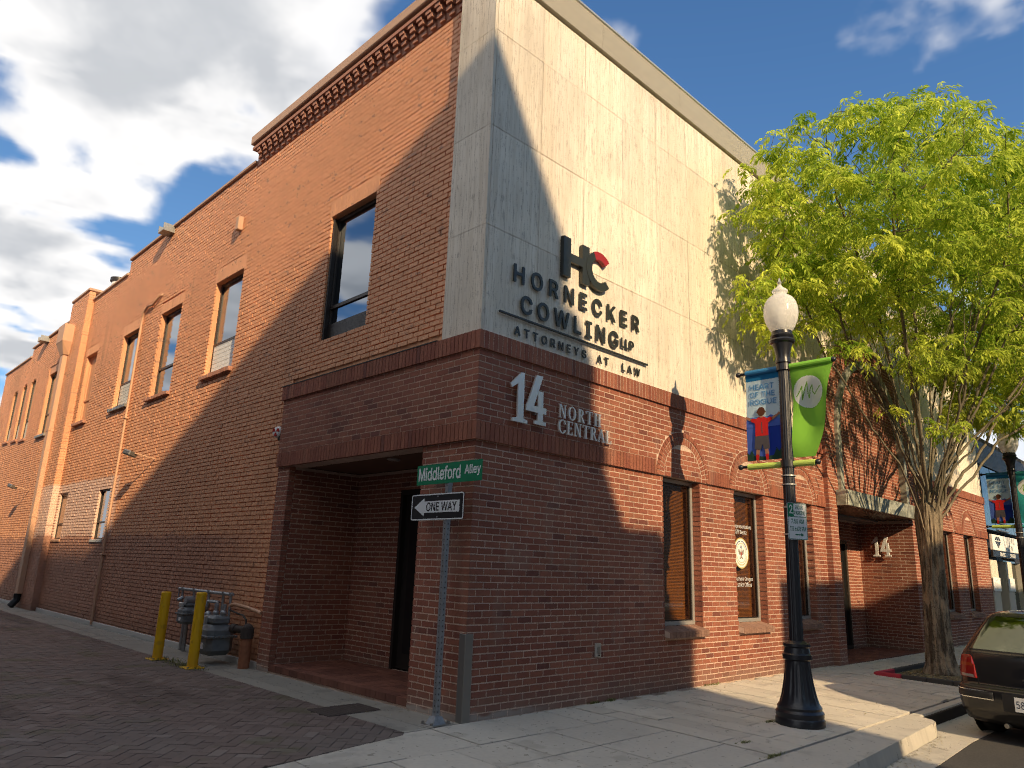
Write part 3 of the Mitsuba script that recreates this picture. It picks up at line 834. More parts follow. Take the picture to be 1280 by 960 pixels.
# downspout with its conductor head
DX = PXF
DS = obj('downspout', trimesh.util.concatenate([rbox([DX - .12, A(16.80), .35], [DX + .0, A(17.08), 6.75], .01), bbox([DX - .13, A(16.78), 2.3], [DX, A(17.10), 2.36]), bbox([DX - .13, A(16.78), 4.6], [DX, A(17.10), 4.65])]), 'm_tan_pipe', PBK)
y0, y1 = A(16.62), A(17.26)
hd = trimesh.convex.convex_hull(np.array([[DX - .13, A(16.78), 6.75], [DX, A(16.73), 6.75], [DX - .13, A(17.10), 6.75], [DX, A(17.14), 6.75], [DX - .24, y0, 7.1], [DX, y0, 7.1], [DX - .24, y1, 7.1], [DX, y1, 7.1]]))
hd2 = bbox([DX - .245, y0 - .005, 7.1], [DX, y1 + .005, 7.6])
obj('conductor_head', trimesh.util.concatenate([hd, hd2]), 'm_tan_pipe', DS)
obj('boot', MB().tube([(DX - .08, A(16.93), .35), (DX - .08, A(16.93), .2), (DX - .2, A(16.93), .03)], .085, 10).arr()[0], 'm_plastic', DS)
obj('conduit', MB().tube([(OX - .04, A(11.3), .02), (OX - .04, A(11.3), 6.5), (OX - .04, A(11.25), 6.75), (OX - .05, A(11.0), 6.84), (OX - .05, A(10.7), 6.80), (OX - .04, A(10.35), 6.93), (OX + .02, A(10.3), 6.96)], .028, 8).arr()[0], 'm_tan_pipe', PBK, smooth=True)
for z in (1.4, 4.3):
    obj('conduit_clamp', rbox([OX - .075, A(11.3) - .07, z], [OX, A(11.3) + .07, z + .03], .005), 'm_tan_pipe', PBK)
LV = obj('vent_louvre', bbox([OX - .01, A(17.55), Zf(3.0)], [OX + .02, A(18.0), Zf(3.55)]), 'm_dark_frame', PBK)
for i in range(5):
    z = Zf(3.03) + i * .105
    obj('louvre_blade', (np.array([[OX - .05, A(18.0), z], [OX - .05, A(17.55), z], [OX, A(17.55), z + .05], [OX, A(18.0), z + .05], [OX - .05, A(18.0), z + .02], [OX - .05, A(17.55), z + .02], [OX, A(17.55), z + .07], [OX, A(18.0), z + .07]]), HEX), 'm_tan_pipe', LV)
for y, z, w in ((A(10.35), Zf(8.34), .32), (A(20.3), Zf(7.82), .36)):
    S_ = key_of(PBK + '__roof_scupper')
    scene[S_] = mikit.ply(trimesh.util.concatenate([bbox([OX - .25, y - w / 2, z - .06], [OX, y - w / 2 + .02, z + .10]), bbox([OX - .25, y + w / 2 - .02, z - .06], [OX, y + w / 2, z + .10]), bbox([OX - .25, y - w / 2, z - .075], [OX, y + w / 2, z - .06])]), 'm_steel_dull')
obj('wall_bracket', rbox([OX - .10, A(6.58), Zf(7.17)], [OX - .003, A(6.70), Zf(7.43)], .01), 'm_coping', PBK, label='small pale box fixed high on the orange wall')
obj('concrete_footing', bbox([OX - .03, AYE + .02, -.1], [OX + .05, YE, .075]), 'm_white_dirty', PBK)

for yy, zz in ((9.75, 3.28), (19.6, 3.15)):
    FL = thing('wall_floodlight', 'small grey floodlight on a short arm ' + ('on the orange wall right of the thin conduit' if yy < 15 else 'far along the orange wall beyond the downspout'), 'floodlight')
    obj('arm', MB().tube([(OX, yy - .28, zz - .02), (OX - .12, yy - .25, zz - .0), (OX - .34, yy - .12, zz + .06)], .012, 6).arr()[0], 'm_tan_pipe', FL)
    obj('lamp_head', put(rbox([-.09, -.13, -.05], [.09, .13, .05], .02), frame((OX - .38, yy + .02, zz + .06), (1, .25, -.25), (-.2, 1, 0.2))), 'm_steel_dull', FL)
RV = thing('roof_vent', 'white round roof vent with dark cap behind the alley parapet', 'vent')
vy, vx, vz = A(15.5), OX + .45, Zf(8.0)
obj('pipe', trimesh.creation.cylinder(.17, 1.0, sections=20, transform=np.array([[1, 0, 0, vx], [0, 1, 0, vy], [0, 0, 1, vz + .15], [0, 0, 0, 1.]])), 'm_white', RV, smooth=40)
obj('cap', trimesh.creation.cylinder(.22, .10, sections=20, transform=np.array([[1, 0, 0, vx], [0, 1, 0, vy], [0, 0, 1, vz + .70], [0, 0, 0, 1.]])), 'm_dark_frame', RV, smooth=40)
AB = thing('alarm_bell', 'round red and white alarm bell beside the brown brick band', 'bell')
M = frame((OX - .07, 4.36, 3.24), (0.35, -1, 0), ZU)
obj('gong', put(lathe([(0, .05), (.04, .048), (.075, .03), (.088, 0), (0, 0)], 28), M), 'm_white', AB, smooth=35)
for a0 in (0, 1, 2):
    sec = Polygon([(0, 0)] + [(.066 * math.cos(t), .066 * math.sin(t)) for t in np.linspace(a0 * 2.09, a0 * 2.09 + 1.05, 8)])
    obj('red_mark', put(ext(sec, .004), M @ frame((0, 0, .046), (1, 0, 0), (0, 1, 0))), 'm_red', AB)
obj('back_box', rbox([OX - .07, 4.24, 3.12], [OX - .002, 4.36, 3.24], .01), 'm_iron', AB)
# ================================================================== SIGNS ON THE BUILDING
def letters(root, s, O, h, width, m, depth, gap=.0, right=XR, bold=True, name='letter'):
    """one part per letter, spread over the given width"""
    ms = [None if c == ' ' else text(c, h, None, depth, bold) for c in s]
    ws = [h * .42 if q is None else q.bounds[1][0] for q in ms]
    sp = (width - sum(ws)) / max(1, len(s) - 1)
    x = 0
    for q, w in zip(ms, ws):
        if q is not None:
            obj(name, put(q, frame(np.asarray(O) + np.asarray(right) * x, right, ZU)), m, root)
        x += w + sp


LS = thing('law_firm_sign', 'raised black lettering with HC emblem on the travertine wall', 'sign')
letters(LS, 'HORNECKER', (.43, -.022, 4.585), .205, 2.40, 'm_letter', .018)
letters(LS, 'COWLING', (.56, -.022, 4.245), .205, 1.81, 'm_letter', .018)
letters(LS, 'LLP', (2.43, -.022, 4.285), .125, .28, 'm_letter', .016)
letters(LS, 'ATTORNEYS', (.48, -.018, 3.965), .098, 1.25, 'm_letter', .014)
letters(LS, 'AT', (1.945, -.018, 3.968), .098, .23, 'm_letter', .014)
letters(LS, 'LAW', (2.46, -.018, 3.97), .098, .39, 'm_letter', .014)
obj('rule', rbox([.23, -.045, 4.155], [3.02, -.02, 4.18], .004), 'm_letter', LS)
Hh = unary_union([sbox(0, 0, .135, .52), sbox(.36, 0, .495, .52), sbox(.1, .215, .40, .325)])
Mh = on_street(1.235, -.012, 4.905)
obj('emblem_h', put(ext(Hh, .055), Mh), 'm_letter', LS)
ang = lambda a0, a1, r0, r1, n=30: Polygon([(r1 * math.cos(t), r1 * math.sin(t)) for t in np.linspace(a0, a1, n)] + [(r0 * math.cos(t), r0 * math.sin(t)) for t in np.linspace(a1, a0, n)])
C1 = affinity.translate(ang(math.radians(118), math.radians(318), .155, .262), .695, .262)
C2 = affinity.translate(ang(math.radians(42), math.radians(118), .155, .262), .695, .262)
obj('emblem_c', put(ext(C1, .060), Mh), 'm_letter', LS)
obj('emblem_arc', put(ext(C2, .060), Mh), 'm_letter_red', LS, label='red upper arc of the emblem')

ONE = Polygon([(.07, 0), (.50, 0), (.50, .06), (.385, .09), (.385, 1.0), (.30, 1.0), (.0, .72), (.045, .655), (.215, .765), (.215, .09), (.07, .06)]).buffer(0)
FOUR = unary_union([Polygon([(.30, 1.0), (.50, 1.0), (.21, .30), (.0, .30)]), sbox(0, .235, .62, .36), sbox(.36, .05, .515, .68), sbox(.26, 0, .615, .07)])
NS = thing('house_number_sign', 'large brushed steel 14 on the corner brick band', 'house number')
obj('digit', put(ext(affinity.scale(ONE, .545, .56, origin=(0, 0)), .022), on_street(.385, -.075, 2.965)), 'm_steel', NS)
obj('digit', put(ext(affinity.scale(FOUR, .52, .56, origin=(0, 0)), .022), on_street(.635, -.075, 2.985)), 'm_steel', NS)
MB().tube([(.52, -.03, 3.3), (.52, -.08, 3.3)], .01).tube([(.8, -.03, 3.1), (.8, -.08, 3.1)], .01).build('standoff', 'm_steel_dull', NS)
N2 = thing('portal_number_sign', 'white serif 14 on the brick jamb under the canopy', 'house number')
Mj = lambda y: on_alley(PX2 - .052, y, 1.985)
obj('digit', put(ext(affinity.scale(ONE, .36, .43, origin=(0, 0)), .03), Mj(.76)), 'm_white', N2)
obj('digit', put(ext(affinity.scale(FOUR, .36, .43, origin=(0, 0)), .03), Mj(.575)), 'm_white', N2)


def serif(c):
    k, t = .17, .06
    S = lambda x0, x1, z: sbox(x0, z, x1, z + .05)
    if c == 'N': return .82, unary_union([sbox(.10, 0, .17, 1), sbox(.66, 0, .73, 1), Polygon([(.08, 1), (.26, 1), (.73, 0), (.58, 0)]), S(.0, .28, 0), S(.0, .2, .95), S(.54, .84, .95)])
    if c == 'O': return .86, affinity.scale(Point(.43, .5).buffer(1, 24), .43, .52).difference(affinity.scale(Point(.43, .5).buffer(1, 24), .25, .45))
    if c == 'R': return .76, unary_union([sbox(.1, 0, .1 + k, 1), affinity.scale(Point(.3, .74).buffer(1, 16), .33, .26).difference(affinity.scale(Point(.3, .74).buffer(1, 16), .17, .19)).intersection(sbox(.25, .4, 1, 1.1)), Polygon([(.3, .5), (.46, .5), (.78, 0), (.58, 0)]), S(0, .36, 0), S(0, .3, .95)])
    if c == 'T': return .72, unary_union([sbox(.28, 0, .28 + k, 1), sbox(.0, .94, .73, 1), sbox(0, .78, .05, 1), sbox(.68, .78, .73, 1), S(.18, .55, 0)])
    if c == 'H': return .82, unary_union([sbox(.1, 0, .1 + k, 1), sbox(.55, 0, .55 + k, 1), sbox(.2, .47, .6, .53), S(0, .36, 0), S(0, .36, .95), S(.46, .82, 0), S(.46, .82, .95)])
    if c == 'C':
        o = affinity.scale(Point(.43, .5).buffer(1, 24), .43, .52).difference(affinity.scale(Point(.45, .5).buffer(1, 24), .27, .45))
        return .76, unary_union([o.difference(sbox(.6, .28, 1, .72)), sbox(.69, .66, .73, 1)])
    if c == 'E': return .68, unary_union([sbox(.1, 0, .1 + k, 1), sbox(.1, .94, .64, 1), sbox(.1, .47, .5, .53), sbox(.1, 0, .66, .06), sbox(.6, .76, .64, 1), sbox(.62, 0, .66, .24), sbox(.46, .38, .5, .62), S(0, .3, 0), S(0, .3, .95)])
    if c == 'A': return .80, unary_union([Polygon([(.02, 0), (.1, 0), (.42, .86), (.38, 1.0)]), Polygon([(.34, 1), (.46, 1), (.8, 0), (.6, 0), (.33, .82)]), sbox(.2, .3, .62, .36), S(-.05, .2, 0), S(.5, .87, 0)])
    if c == 'L': return .68, unary_union([sbox(.1, 0, .1 + k, 1), sbox(.1, 0, .66, .06), sbox(.61, 0, .66, .26), S(0, .37, 0), S(0, .37, .95)])


SN = thing('street_address_lettering', 'brushed steel serif letters spelling NORTH CENTRAL on the brick band', 'sign')
for s_, x0, z0, wd in (('NORTH', 1.195, 3.135, .77), ('CENTRAL', 1.19, 2.955, .98)):
    gl = [serif(c) for c in s_]
    hh = .158
    tot = sum(g[0] for g in gl) * hh
    sp = (wd - tot) / (len(gl) - 1)
    x = x0
    for w, g in gl:
        obj('letter', put(ext(affinity.scale(g, hh, hh, origin=(0, 0)), .022), on_street(x, -.058, z0)), 'm_steel', SN)
        x += w * hh + sp

# window lettering and seal on the second street window
WD = thing('window_lettering', 'white office lettering on the bronze glass of the second street window', 'sign')
yw = .152
for s_, x, z, h, w in (('Representative', 5.50, 2.165, .055, .56), ('Cliff Bentz', 5.52, 2.075, .06, .40), ('Southern Oregon', 5.46, 1.375, .055, .60), ('District Office', 5.50, 1.285, .06, .52)):
    obj('text', put(text(s_, h, w, .001), on_street(x, yw, z)), 'm_sign_white', WD)
SE = thing('round_window_seal', 'round white and gold official seal on the second street window', 'seal')
Ms = on_street(5.72, yw, 1.785)
obj('disc', put(ext(Point(0, 0).buffer(.215, 48), .0015), Ms), 'm_white', SE)
mat('m_gold', (0.50, 0.40, 0.16), .4)
mat('m_navy', (0.03, 0.06, 0.16), .4)
mat('m_eagle', (0.24, 0.20, 0.17), .5)
lay = lambda k: Ms @ frame((0, 0, .0018 + .0004 * k), (1, 0, 0), (0, 1, 0))
obj('gold_ring', put(ext(Point(0, 0).buffer(.232, 48).difference(Point(0, 0).buffer(.214, 48)), .002), Ms), 'm_gold', SE)
obj('inner_ring', put(ext(Point(0, 0).buffer(.150, 48).difference(Point(0, 0).buffer(.142, 48)), .0008), lay(0)), 'm_gold', SE)
for a0, a1, col, nm in ((100, 170, 'm_navy', 'lettering'), (20, 85, 'm_navy', 'lettering'), (190, 350, 'm_gold', 'lettering')):
    tks = [affinity.rotate(affinity.translate(sbox(-.007, -.013, .007, .013), .18, 0), a, origin=(0, 0)) for a in np.arange(a0, a1, 8.5)]
    obj(nm, put(ext(unary_union(tks), .0006), lay(0)), col, SE)
eg = unary_union([Polygon([(-.012, .03), (.012, .03), (.022, -.03), (0, -.07), (-.022, -.03)]), Point(0, .045).buffer(.014), Polygon([(-.015, .01), (-.06, .055), (-.085, .05), (-.078, .0), (-.05, -.03), (-.02, -.02)]),
                  Polygon([(.015, .01), (.06, .055), (.085, .05), (.078, .0), (.05, -.03), (.02, -.02)]), Polygon([(-.02, -.05), (-.055, -.085), (-.04, -.095), (0, -.07), (.04, -.095), (.055, -.085), (.02, -.05)])])
obj('eagle', put(ext(eg, .0006), lay(0)), 'm_eagle', SE)
obj('shield', put(ext(Polygon([(-.016, .01), (.016, .01), (.014, -.025), (0, -.04), (-.014, -.025)]), .0004), lay(2)), 'm_red', SE)
obj('stars', put(ext(Point(0, .09).buffer(.022), .0006), lay(0)), 'm_navy', SE)

OB = thing('outlet_cover', 'small grey weatherproof outlet cover low on the brick wall', 'outlet')
obj('plate', rbox([1.955, -.030, .485], [2.055, -.004, .635], .006), 'm_alu', OB)
obj('lid', rbox([1.98, -.040, .52], [2.03, -.030, .60], .004), 'm_steel_dull', OB)
obj('lock', MB().tube([(2.005, -.03, .505), (2.005, -.043, .505)], .008).arr()[0], 'm_dark_frame', OB)
CG = thing('corner_guard', 'tall steel angle guard at the foot of the brick corner', 'corner guard')
obj('plate', rbox([-.012, -.012, -.02], [.085, -.004, .80], .002), 'm_steel_dull', CG)
obj('plate', rbox([-.012, -.004, -.02], [-.004, .085, .80], .002), 'm_steel_dull', CG)

# ================================================================== GROUND
SL = .022
obj('ground', bbox([-300, -300, -.9], [500, 500, -.45]), 'm_asphalt', kind='structure')
kerb_y = lambda x: -2.985 + .06 * min(max(x, -6), 4.6)
obj('road', bbox([-120, -60, -.43], [200, -2.3, -.205]), 'm_asphalt', kind='structure')
tag('ground', 'bare ground under the streets and buildings'); tag('road', 'dark asphalt street in the lower right corner')
ALX0 = -7.0


def quad_slab(p4, top, bot, z=lambda x, y: 0):
    p = np.array(p4)
    return np.array([[x, y, bot] for x, y in p] + [[x, y, z(x, y) + top] for x, y in p])


def zs(x, y):
    return SL * min(y, 0) + (.0)


SWK = obj('sidewalk', trimesh.util.concatenate([bbox([-14, -2.5, -.4], [60, 0.0, -.075]), bbox([-.78, -.1, -.4], [.0, 26, -.02])]), 'm_joint', kind='structure', label='pale sidewalk of concrete squares and long stone planks')
walk = Polygon([(30, 0), (-.70, 0), (-.70, -.055), (-2.15, -.335), (-3.5, -.60), (-13, -2.0), (-13, -3), (30, -3)])
cs = []
ysr = [0.0, -.67, -1.25, -1.85, -2.34]
for r in range(4):
    y1, y0 = ysr[r], ysr[r + 1]
    edges = [1.545]
    x = [1.12, 1.10, .50, .38][r]
    while x > -12:
        edges.append(x); x -= [.75, .60, .58, .58][r]
    for i in range(len(edges) - 1):
        x1, x0 = edges[i], edges[i + 1]
        g = .0055
        pg = sbox(x0 + g, y0 + g, x1 - g, y1 - g).intersection(walk)
        if pg.geom_type == 'Polygon' and pg.area > .004:
            cs.append(prism(pg, rng.uniform(-.002, .002), -.09, zs))
emit(SWK, cs, 300, 'm_concrete', 'slab')
pl = []
x = 1.555
col = 0
while x < 19.5:
    w = .295
    y = -.004 - (0 if col % 2 else .42) - rng.uniform(0, .1)
    segs = [(-.004, y)] if y < -.1 else []
    while y > -2.3:
        l = rng.choice([.6, .9, .9, .75])
        segs.append((y, max(y - l, -2.32))); y -= l
    for a, b in segs:
        if a - b < .06: continue
        for p, q in cut(b, a, [(-2.32, -.86)] if 8.1 < x + w / 2 < 11.25 else []):
            g = .005
            pl.append(quad_slab([(x + g, p + g), (x + w - g, p + g), (x + w - g, q - g), (x + g, q - g)], rng.uniform(-.003, .003), -.09, zs))
    x += w; col += 1
emit(SWK, pl, 230, 'm_plank', 'plank', 'planks')
far = obj('pavement', bbox([19.5, -2.3, -.3], [60, -.0, -.03]), 'm_concrete', kind='structure', label='concrete pavement beyond the brick building')
# kerb
kb = []
xs_ = [-14] + [-10 + 2.2 * i for i in range(7)] + [4.55]
for a, b in zip(xs_[:-1], xs_[1:]):
    a_, b_ = a + .003, b - .003
    fa, fb = kerb_y(a), kerb_y(b)
    top = lambda x, y: SL * y - .004
    v = [[a_, fa - .03, -.30], [b_, fb - .03, -.30], [b_, -2.345, -.30], [a_, -2.345, -.30], [a_, fa + .02, top(0, fa)], [b_, fb + .02, top(0, fb)], [b_, -2.345, top(0, -2.345)], [a_, -2.345, top(0, -2.345)]]
    kb.append(np.array(v))
KB = obj('kerb', bbox([-14, -2.6, -.4], [4.5, -2.35, -.2]), 'm_concrete', kind='structure', label='concrete kerb with a rounded end near the parked car')
emit(KB, kb, 50, 'm_concrete', 'kerb_stone')
nose = Polygon([(4.553, -2.345), (4.553, -2.70), (4.66, -2.69), (4.78, -2.62), (4.84, -2.5), (4.86, -2.345)])
m_ = ext(nose, .24); m_.apply_translation([0, 0, -.30])
v_ = np.array(m_.vertices); v_[:, 2] = np.where(v_[:, 2] > -.1, SL * v_[:, 1] - .004, v_[:, 2])
obj('kerb_end', (v_, np.array(m_.faces)), 'm_concrete', KB)
for i in range(8):
    a = 4.865 + i * 3.0
    obj('kerb_stone', rbox([a + .003, -2.47, -.3], [a + 2.997, -2.335, -.056], .015), 'm_concrete', KB)
gt = []
for i in range(9):
    a = -10 + i * 1.62
    gt.append(np.array([[a + .003, kerb_y(a) - .33, -.25], [a + 1.617, kerb_y(a + 1.6) - .33, -.25], [a + 1.617, kerb_y(a + 1.6) - .02, -.25], [a + .003, kerb_y(a) - .02, -.25],
                        [a + .003, kerb_y(a) - .33, -.200], [a + 1.617, kerb_y(a + 1.6) - .33, -.200], [a + 1.617, kerb_y(a + 1.6) - .02, -.197], [a + .003, kerb_y(a) - .02, -.197]]))
gt.append(np.array([[4.585, -3.04, -.25], [22, -3.0, -.25], [22, -2.46, -.25], [4.585, -2.46, -.25], [4.585, -3.04, -.200], [22, -3.0, -.200], [22, -2.46, -.197], [4.585, -2.46, -.197]]))
GU = obj('gutter', bbox([-10, -2.9, -.4], [22, -2.6, -.24]), 'm_concrete', kind='structure', label='concrete gutter strip along the kerb')
emit(GU, gt, 20, 'm_concrete', 'gutter_slab')
# alley: concrete strips along the wall, then brick pavers at 45 degrees
st = []
for i in range(22):
    a, b = .02 + i * 1.2, .02 + (i + 1) * 1.2
    w_ = sbox(-.395, a + .004, -.004, b - .004).difference(sbox(-.85, .955, -.235, 1.395))
    for g_ in getattr(w_, 'geoms', [w_]):
        if g_.geom_type == 'Polygon' and len(g_.exterior.coords) == 5: st.append(prism(g_, rng.uniform(-.002, .002), -.09))
        elif g_.geom_type == 'Polygon': st += [prism(q_, 0, -.09) for q_ in (g_.intersection(sbox(-.235, -9, 9, 99)), g_.intersection(sbox(-9, -9, -.235, .955)), g_.intersection(sbox(-9, 1.395, -.235, 99))) if q_.geom_type == 'Polygon' and q_.area > .001]
    if a > 2.3:
        st.append(quad_slab([(-.62, a + .004), (-.403, a + .004), (-.403, b - .004), (-.62, b - .004)], rng.uniform(-.002, .002), -.09))
st.append(quad_slab([(-.66, .01), (-.403, .01), (-.403, .955), (-.66, .955)], 0, -.09))
st.append(quad_slab([(-.62, 1.395), (-.403, 1.395), (-.403, 2.42), (-.62, 2.42)], 0, -.09))
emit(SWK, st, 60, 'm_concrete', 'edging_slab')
ALP = obj('alley_paving', bbox([-9, -.6, -.35], [-.3, 40, -.022]), 'm_joint', kind='structure', label='dark red brick pavers laid diagonally in the alley')
reg = Polygon([(-.625, 34), (ALX0, 34), (ALX0, -.6), (-3.5, -.592), (-2.15, -.327), (-.665, -.047), (-.665, .955), (-.85, .955), (-.85, 1.395), (-.625, 1.395)])
pv = []
L, Wd = .205, .1025
c45 = math.sqrt(.5)
shapely.prepare(reg)
for i in range(-110, 245):
    for j in range(-200, 240):
        k = (i - j) % 4
        # herringbone: horizontal piece when k==0, vertical piece when k==2 ... laid on a grid of half bricks
        if k == 0: x0, y0, lx, ly = i * Wd, j * Wd, L, Wd
        elif k == 3: x0, y0, lx, ly = i * Wd, j * Wd, Wd, L
        else: continue
        q = [(x0 + .003, y0 + .003), (x0 + lx - .003, y0 + .003), (x0 + lx - .003, y0 + ly - .003), (x0 + .003, y0 + ly - .003)]
        w = [((a - b) * c45 - 4.0, (a + b) * c45) for a, b in q]
        cx, cy = sum(a for a, b in w) / 4, sum(b for a, b in w) / 4
        if not (ALX0 < cx < -.55 and -.6 < cy < 30): continue
        if (cx + 5) * .68 + (cy + 5.6) * .69 < 2.5: continue
        pg = Polygon(w)
        if not reg.contains(pg):
            pg = pg.intersection(reg)
            if pg.geom_type != 'Polygon' or pg.area < .0015: continue
        pv.append(prism(pg, rng.uniform(-.0018, .0018), -.05, (lambda x, y, a=rng.normal(0, .006), b=rng.normal(0, .006), cx=cx, cy=cy: a * (x - cx) + b * (y - cy))))
emit(ALP, pv, 300, 'm_paver', 'paver', 'pavers')
DC = thing('drain_cover', 'flat rusty iron cover set between the alley pavers and the concrete strip', 'drain cover')
obj('plate', rbox([-.84, .965, -.03], [-.245, 1.385, .006], .004), 'm_iron', DC)
for i in range(11):
    x = -.82 + i * .0555
    obj('rib', rbox([x, .985, .004], [x + .02, 1.365, .010], .002), 'm_iron', DC)

# planting bed of the street tree
obj('planting_bed', bbox([8.11, -2.32, -.2], [11.22, -.87, -.052]), 'm_soil', kind='structure', label='bare soil bed with leaf litter around the street tree')
BE = thing('bed_edging', 'low dark stone edging around the tree bed with a red painted corner', 'edging')
for i in range(3):
    obj('edge_stone', rbox([8.03, -2.32 + i * .36, -.12], [8.11, -2.32 + i * .36 + .352, .03], .012), 'm_dark_stone', BE)
obj('edge_stone', rbox([8.03, -1.235, -.12], [8.11, -.855, .033], .012), 'm_red_kerb', BE, label='red painted edging stone at the corner of the tree bed')
for i in range(4):
    obj('edge_stone', rbox([8.114 + i * .78, -.87, -.12], [8.114 + i * .78 + .772, -.80, .02], .012), 'm_dark_stone' if i else 'm_red_kerb', BE)
mb = MB()
for i in range(900):
    x, y = rng.uniform(8.15, 11.1), rng.uniform(-2.28, -.9)
    a = rng.uniform(0, 6.28); l = rng.uniform(.02, .06)
    d = np.array([math.cos(a), math.sin(a), rng.uniform(-.2, .35)]) * l; s = np.array([-math.sin(a), math.cos(a), 0]) * l * .3
    c = np.array([x, y, -.048 + rng.uniform(0, .015)])
    mb.add([c - d, c + s, c + d, c - s], [[0, 1, 2], [0, 2, 3]])
mb.build('leaf_litter', 'm_litter', kind='stuff', label='dry leaf litter scattered on the tree bed')


mb = MB()
for i in range(420):
    q = rng.random()
    if q < .45: x = rng.uniform(.4, 4.6); y = kerb_y(x) - rng.gamma(1.2, .07) - .02; z = -.196
    elif q < .7: x = rng.uniform(.2, 9); y = -rng.gamma(1.0, .10) - .02; z = .004 + SL * y
    elif q < .85: x = -.05 - rng.gamma(1.0, .12); y = rng.uniform(.2, 9); z = .004
    else: x = rng.uniform(2, 9); y = rng.uniform(-2.3, -.1); z = .004 + SL * y
    a = rng.uniform(0, 6.28); l = rng.uniform(.008, .026)
    d = np.array([math.cos(a), math.sin(a), rng.uniform(-.05, .2)]) * l; s_ = np.array([-math.sin(a), math.cos(a), 0]) * l * .35
    c = np.array([x, y, z + .003])
    mb.add([c - d, c + s_, c + d, c - s_], [[0, 1, 2], [0, 2, 3]])
mb.build('fallen_leaves', 'm_litter', kind='stuff', label='small dry leaves scattered along the walls, kerb and gutter')


def tufts(name, label, spots, n, h, cat=None):
    mb = MB()
    for cx, cy, cz, sx, sy in spots:
        for i in range(n):
            b = np.array([cx + rng.normal(0, sx), cy + rng.normal(0, sy), cz])
            a = rng.uniform(0, 6.28); hh = h * rng.uniform(.3, 1)
            d = np.array([math.cos(a), math.sin(a), 0])
            s = np.array([-d[1], d[0], 0]) * .004
            t1 = b + d * hh * .25 + [0, 0, hh * .6]; t2 = b + d * hh * .8 + [0, 0, hh * .8]
            mb.add([b - s, b + s, t1 + s, t1 - s, t2], [[0, 1, 2], [0, 2, 3], [3, 2, 4]])
    return mb.build(name, 'm_grass', kind='stuff', label=label)


tufts('weeds', 'low green weeds around the feet of the yellow bollards', [(-.62, 5.3, -.01, .09, .32), (-.66, 4.85, -.01, .08, .2), (-.7, 5.75, -.01, .07, .12)], 260, .055)
tufts('wall_weeds', 'small weeds sprouting along the foot of the brick wall', [(4.45, -.03, -.003, .09, .012), (1.95, -.02, -.003, .05, .01), (2.25, -.02, -.003, .04, .01)], 45, .045)
tufts('joint_moss', 'dark dry weeds in the sidewalk joints near the kerb', [(1.75, -1.93, -.045, .05, .02), (1.52, -2.33, -.052, .09, .015), (2.9, -1.62, -.04, .05, .02)], 70, .025)

# ================================================================== STREET FURNITURE
for i, (x, y, h, w) in enumerate(((-.71, 5.79, .925, 'farther from the corner'), (-.645, 4.71, .965, 'in front of the gas meter'))):
    BO = thing('bollard', 'yellow steel bollard ' + w, 'bollard')
    obj('post', put(lathe([(0, 0), (.068, 0), (.068, h - .008), (.060, h), (0, h)], 28), frame((x, y, 0), (1, 0, 0), (0, 1, 0))), 'm_yellow', BO, smooth=35)
    obj('base_plate', rbox([x - .12, y - .12, -.002], [x + .12, y + .12, .014], .003), 'm_yellow', BO)
    for sx in (-.09, .09):
        obj('bolt', MB().tube([(x + sx, y - .09, .012), (x + sx, y - .09, .028)], .012, 6).arr()[0], 'm_steel_dull', BO)

GM = thing('gas_meter', 'grey gas meters and galvanised pipework against the painted wall', 'gas meter')


def meter_body(c, s, nm):
    x, y, z = c
    b = rbox([x - .15 * s, y - .19 * s, z - .17 * s], [x + .15 * s, y + .19 * s, z + .15 * s], .055 * s)
    k = obj(nm, trimesh.util.concatenate([b, rbox([x - .17 * s, y - .21 * s, z + .015 * s], [x + .17 * s, y + .21 * s, z + .04 * s], .005), rbox([x - .1 * s, y - .15 * s, z + .15 * s], [x + .1 * s, y + .15 * s, z + .24 * s], .03)]), 'm_meter', GM)
    bolts = MB()
    for t in np.linspace(-.16, .16, 7):
        bolts.tube([(x - .178 * s, y + t * s, z + .028 * s), (x - .15 * s, y + t * s, z + .028 * s)], .011, 6)
        bolts.tube([(x + t * s * .8, y - .215 * s, z + .028 * s), (x + t * s * .8, y - .19 * s, z + .028 * s)], .011, 6)
    bolts.build('bolts', 'm_steel_dull', k)
    obj('label', rbox([x - .156 * s, y - .08 * s, z - .10 * s], [x - .148 * s, y + .03 * s, z - .04 * s], .001), 'm_sign_white', k)
    obj('dial', rbox([x - .17 * s, y - .06, z + .15 * s], [x - .12 * s, y + .06, z + .24 * s], .01), 'm_alu', k)


meter_body((-.25, 5.03, .335), 1.26, 'meter')
meter_body((-.16, 6.3, .56), .78, 'regulator')
pp = MB()
pp.tube([(-.12, 6.85, .93), (-.12, 4.9, .93)], .024, 10)
for y in (6.7, 6.25, 5.7, 5.2, 4.95):
    pp.tube([(-.12, y, .93), (-.12, y, .62 if y > 5 else .6)], .02, 8)
    pp.tube([(-.12, y, .905), (-.12, y, .955)], .034, 8)
pp.tube([(-.05, 6.55, .0), (-.05, 6.55, .6)], .028, 10).tube([(-.02, 6.75, 0), (-.02, 6.75, .55)], .024, 10)
pp.tube([(-.2, 5.2, .58), (-.2, 5.2, .78)], .03, 10).tube([(-.22, 4.9, .58), (-.22, 4.9, .8)], .03, 10).tube([(-.2, 5.2, .78), (-.12, 5.35, .8), (-.12, 5.7, .8)], .024, 8).tube([(-.2, 5.55, .62), (-.14, 6.1, .62)], .035, 10)
for c, r in (((-.2, 5.2, .66), .045), ((-.22, 4.9, .68), .045), ((-.14, 5.72, .72), .06), ((-.12, 6.25, .78), .05), ((-.2, 5.45, .62), .055), ((-.12, 6.0, .86), .04)):
    pp.mesh(trimesh.creation.icosphere(2, r).apply_translation(c))
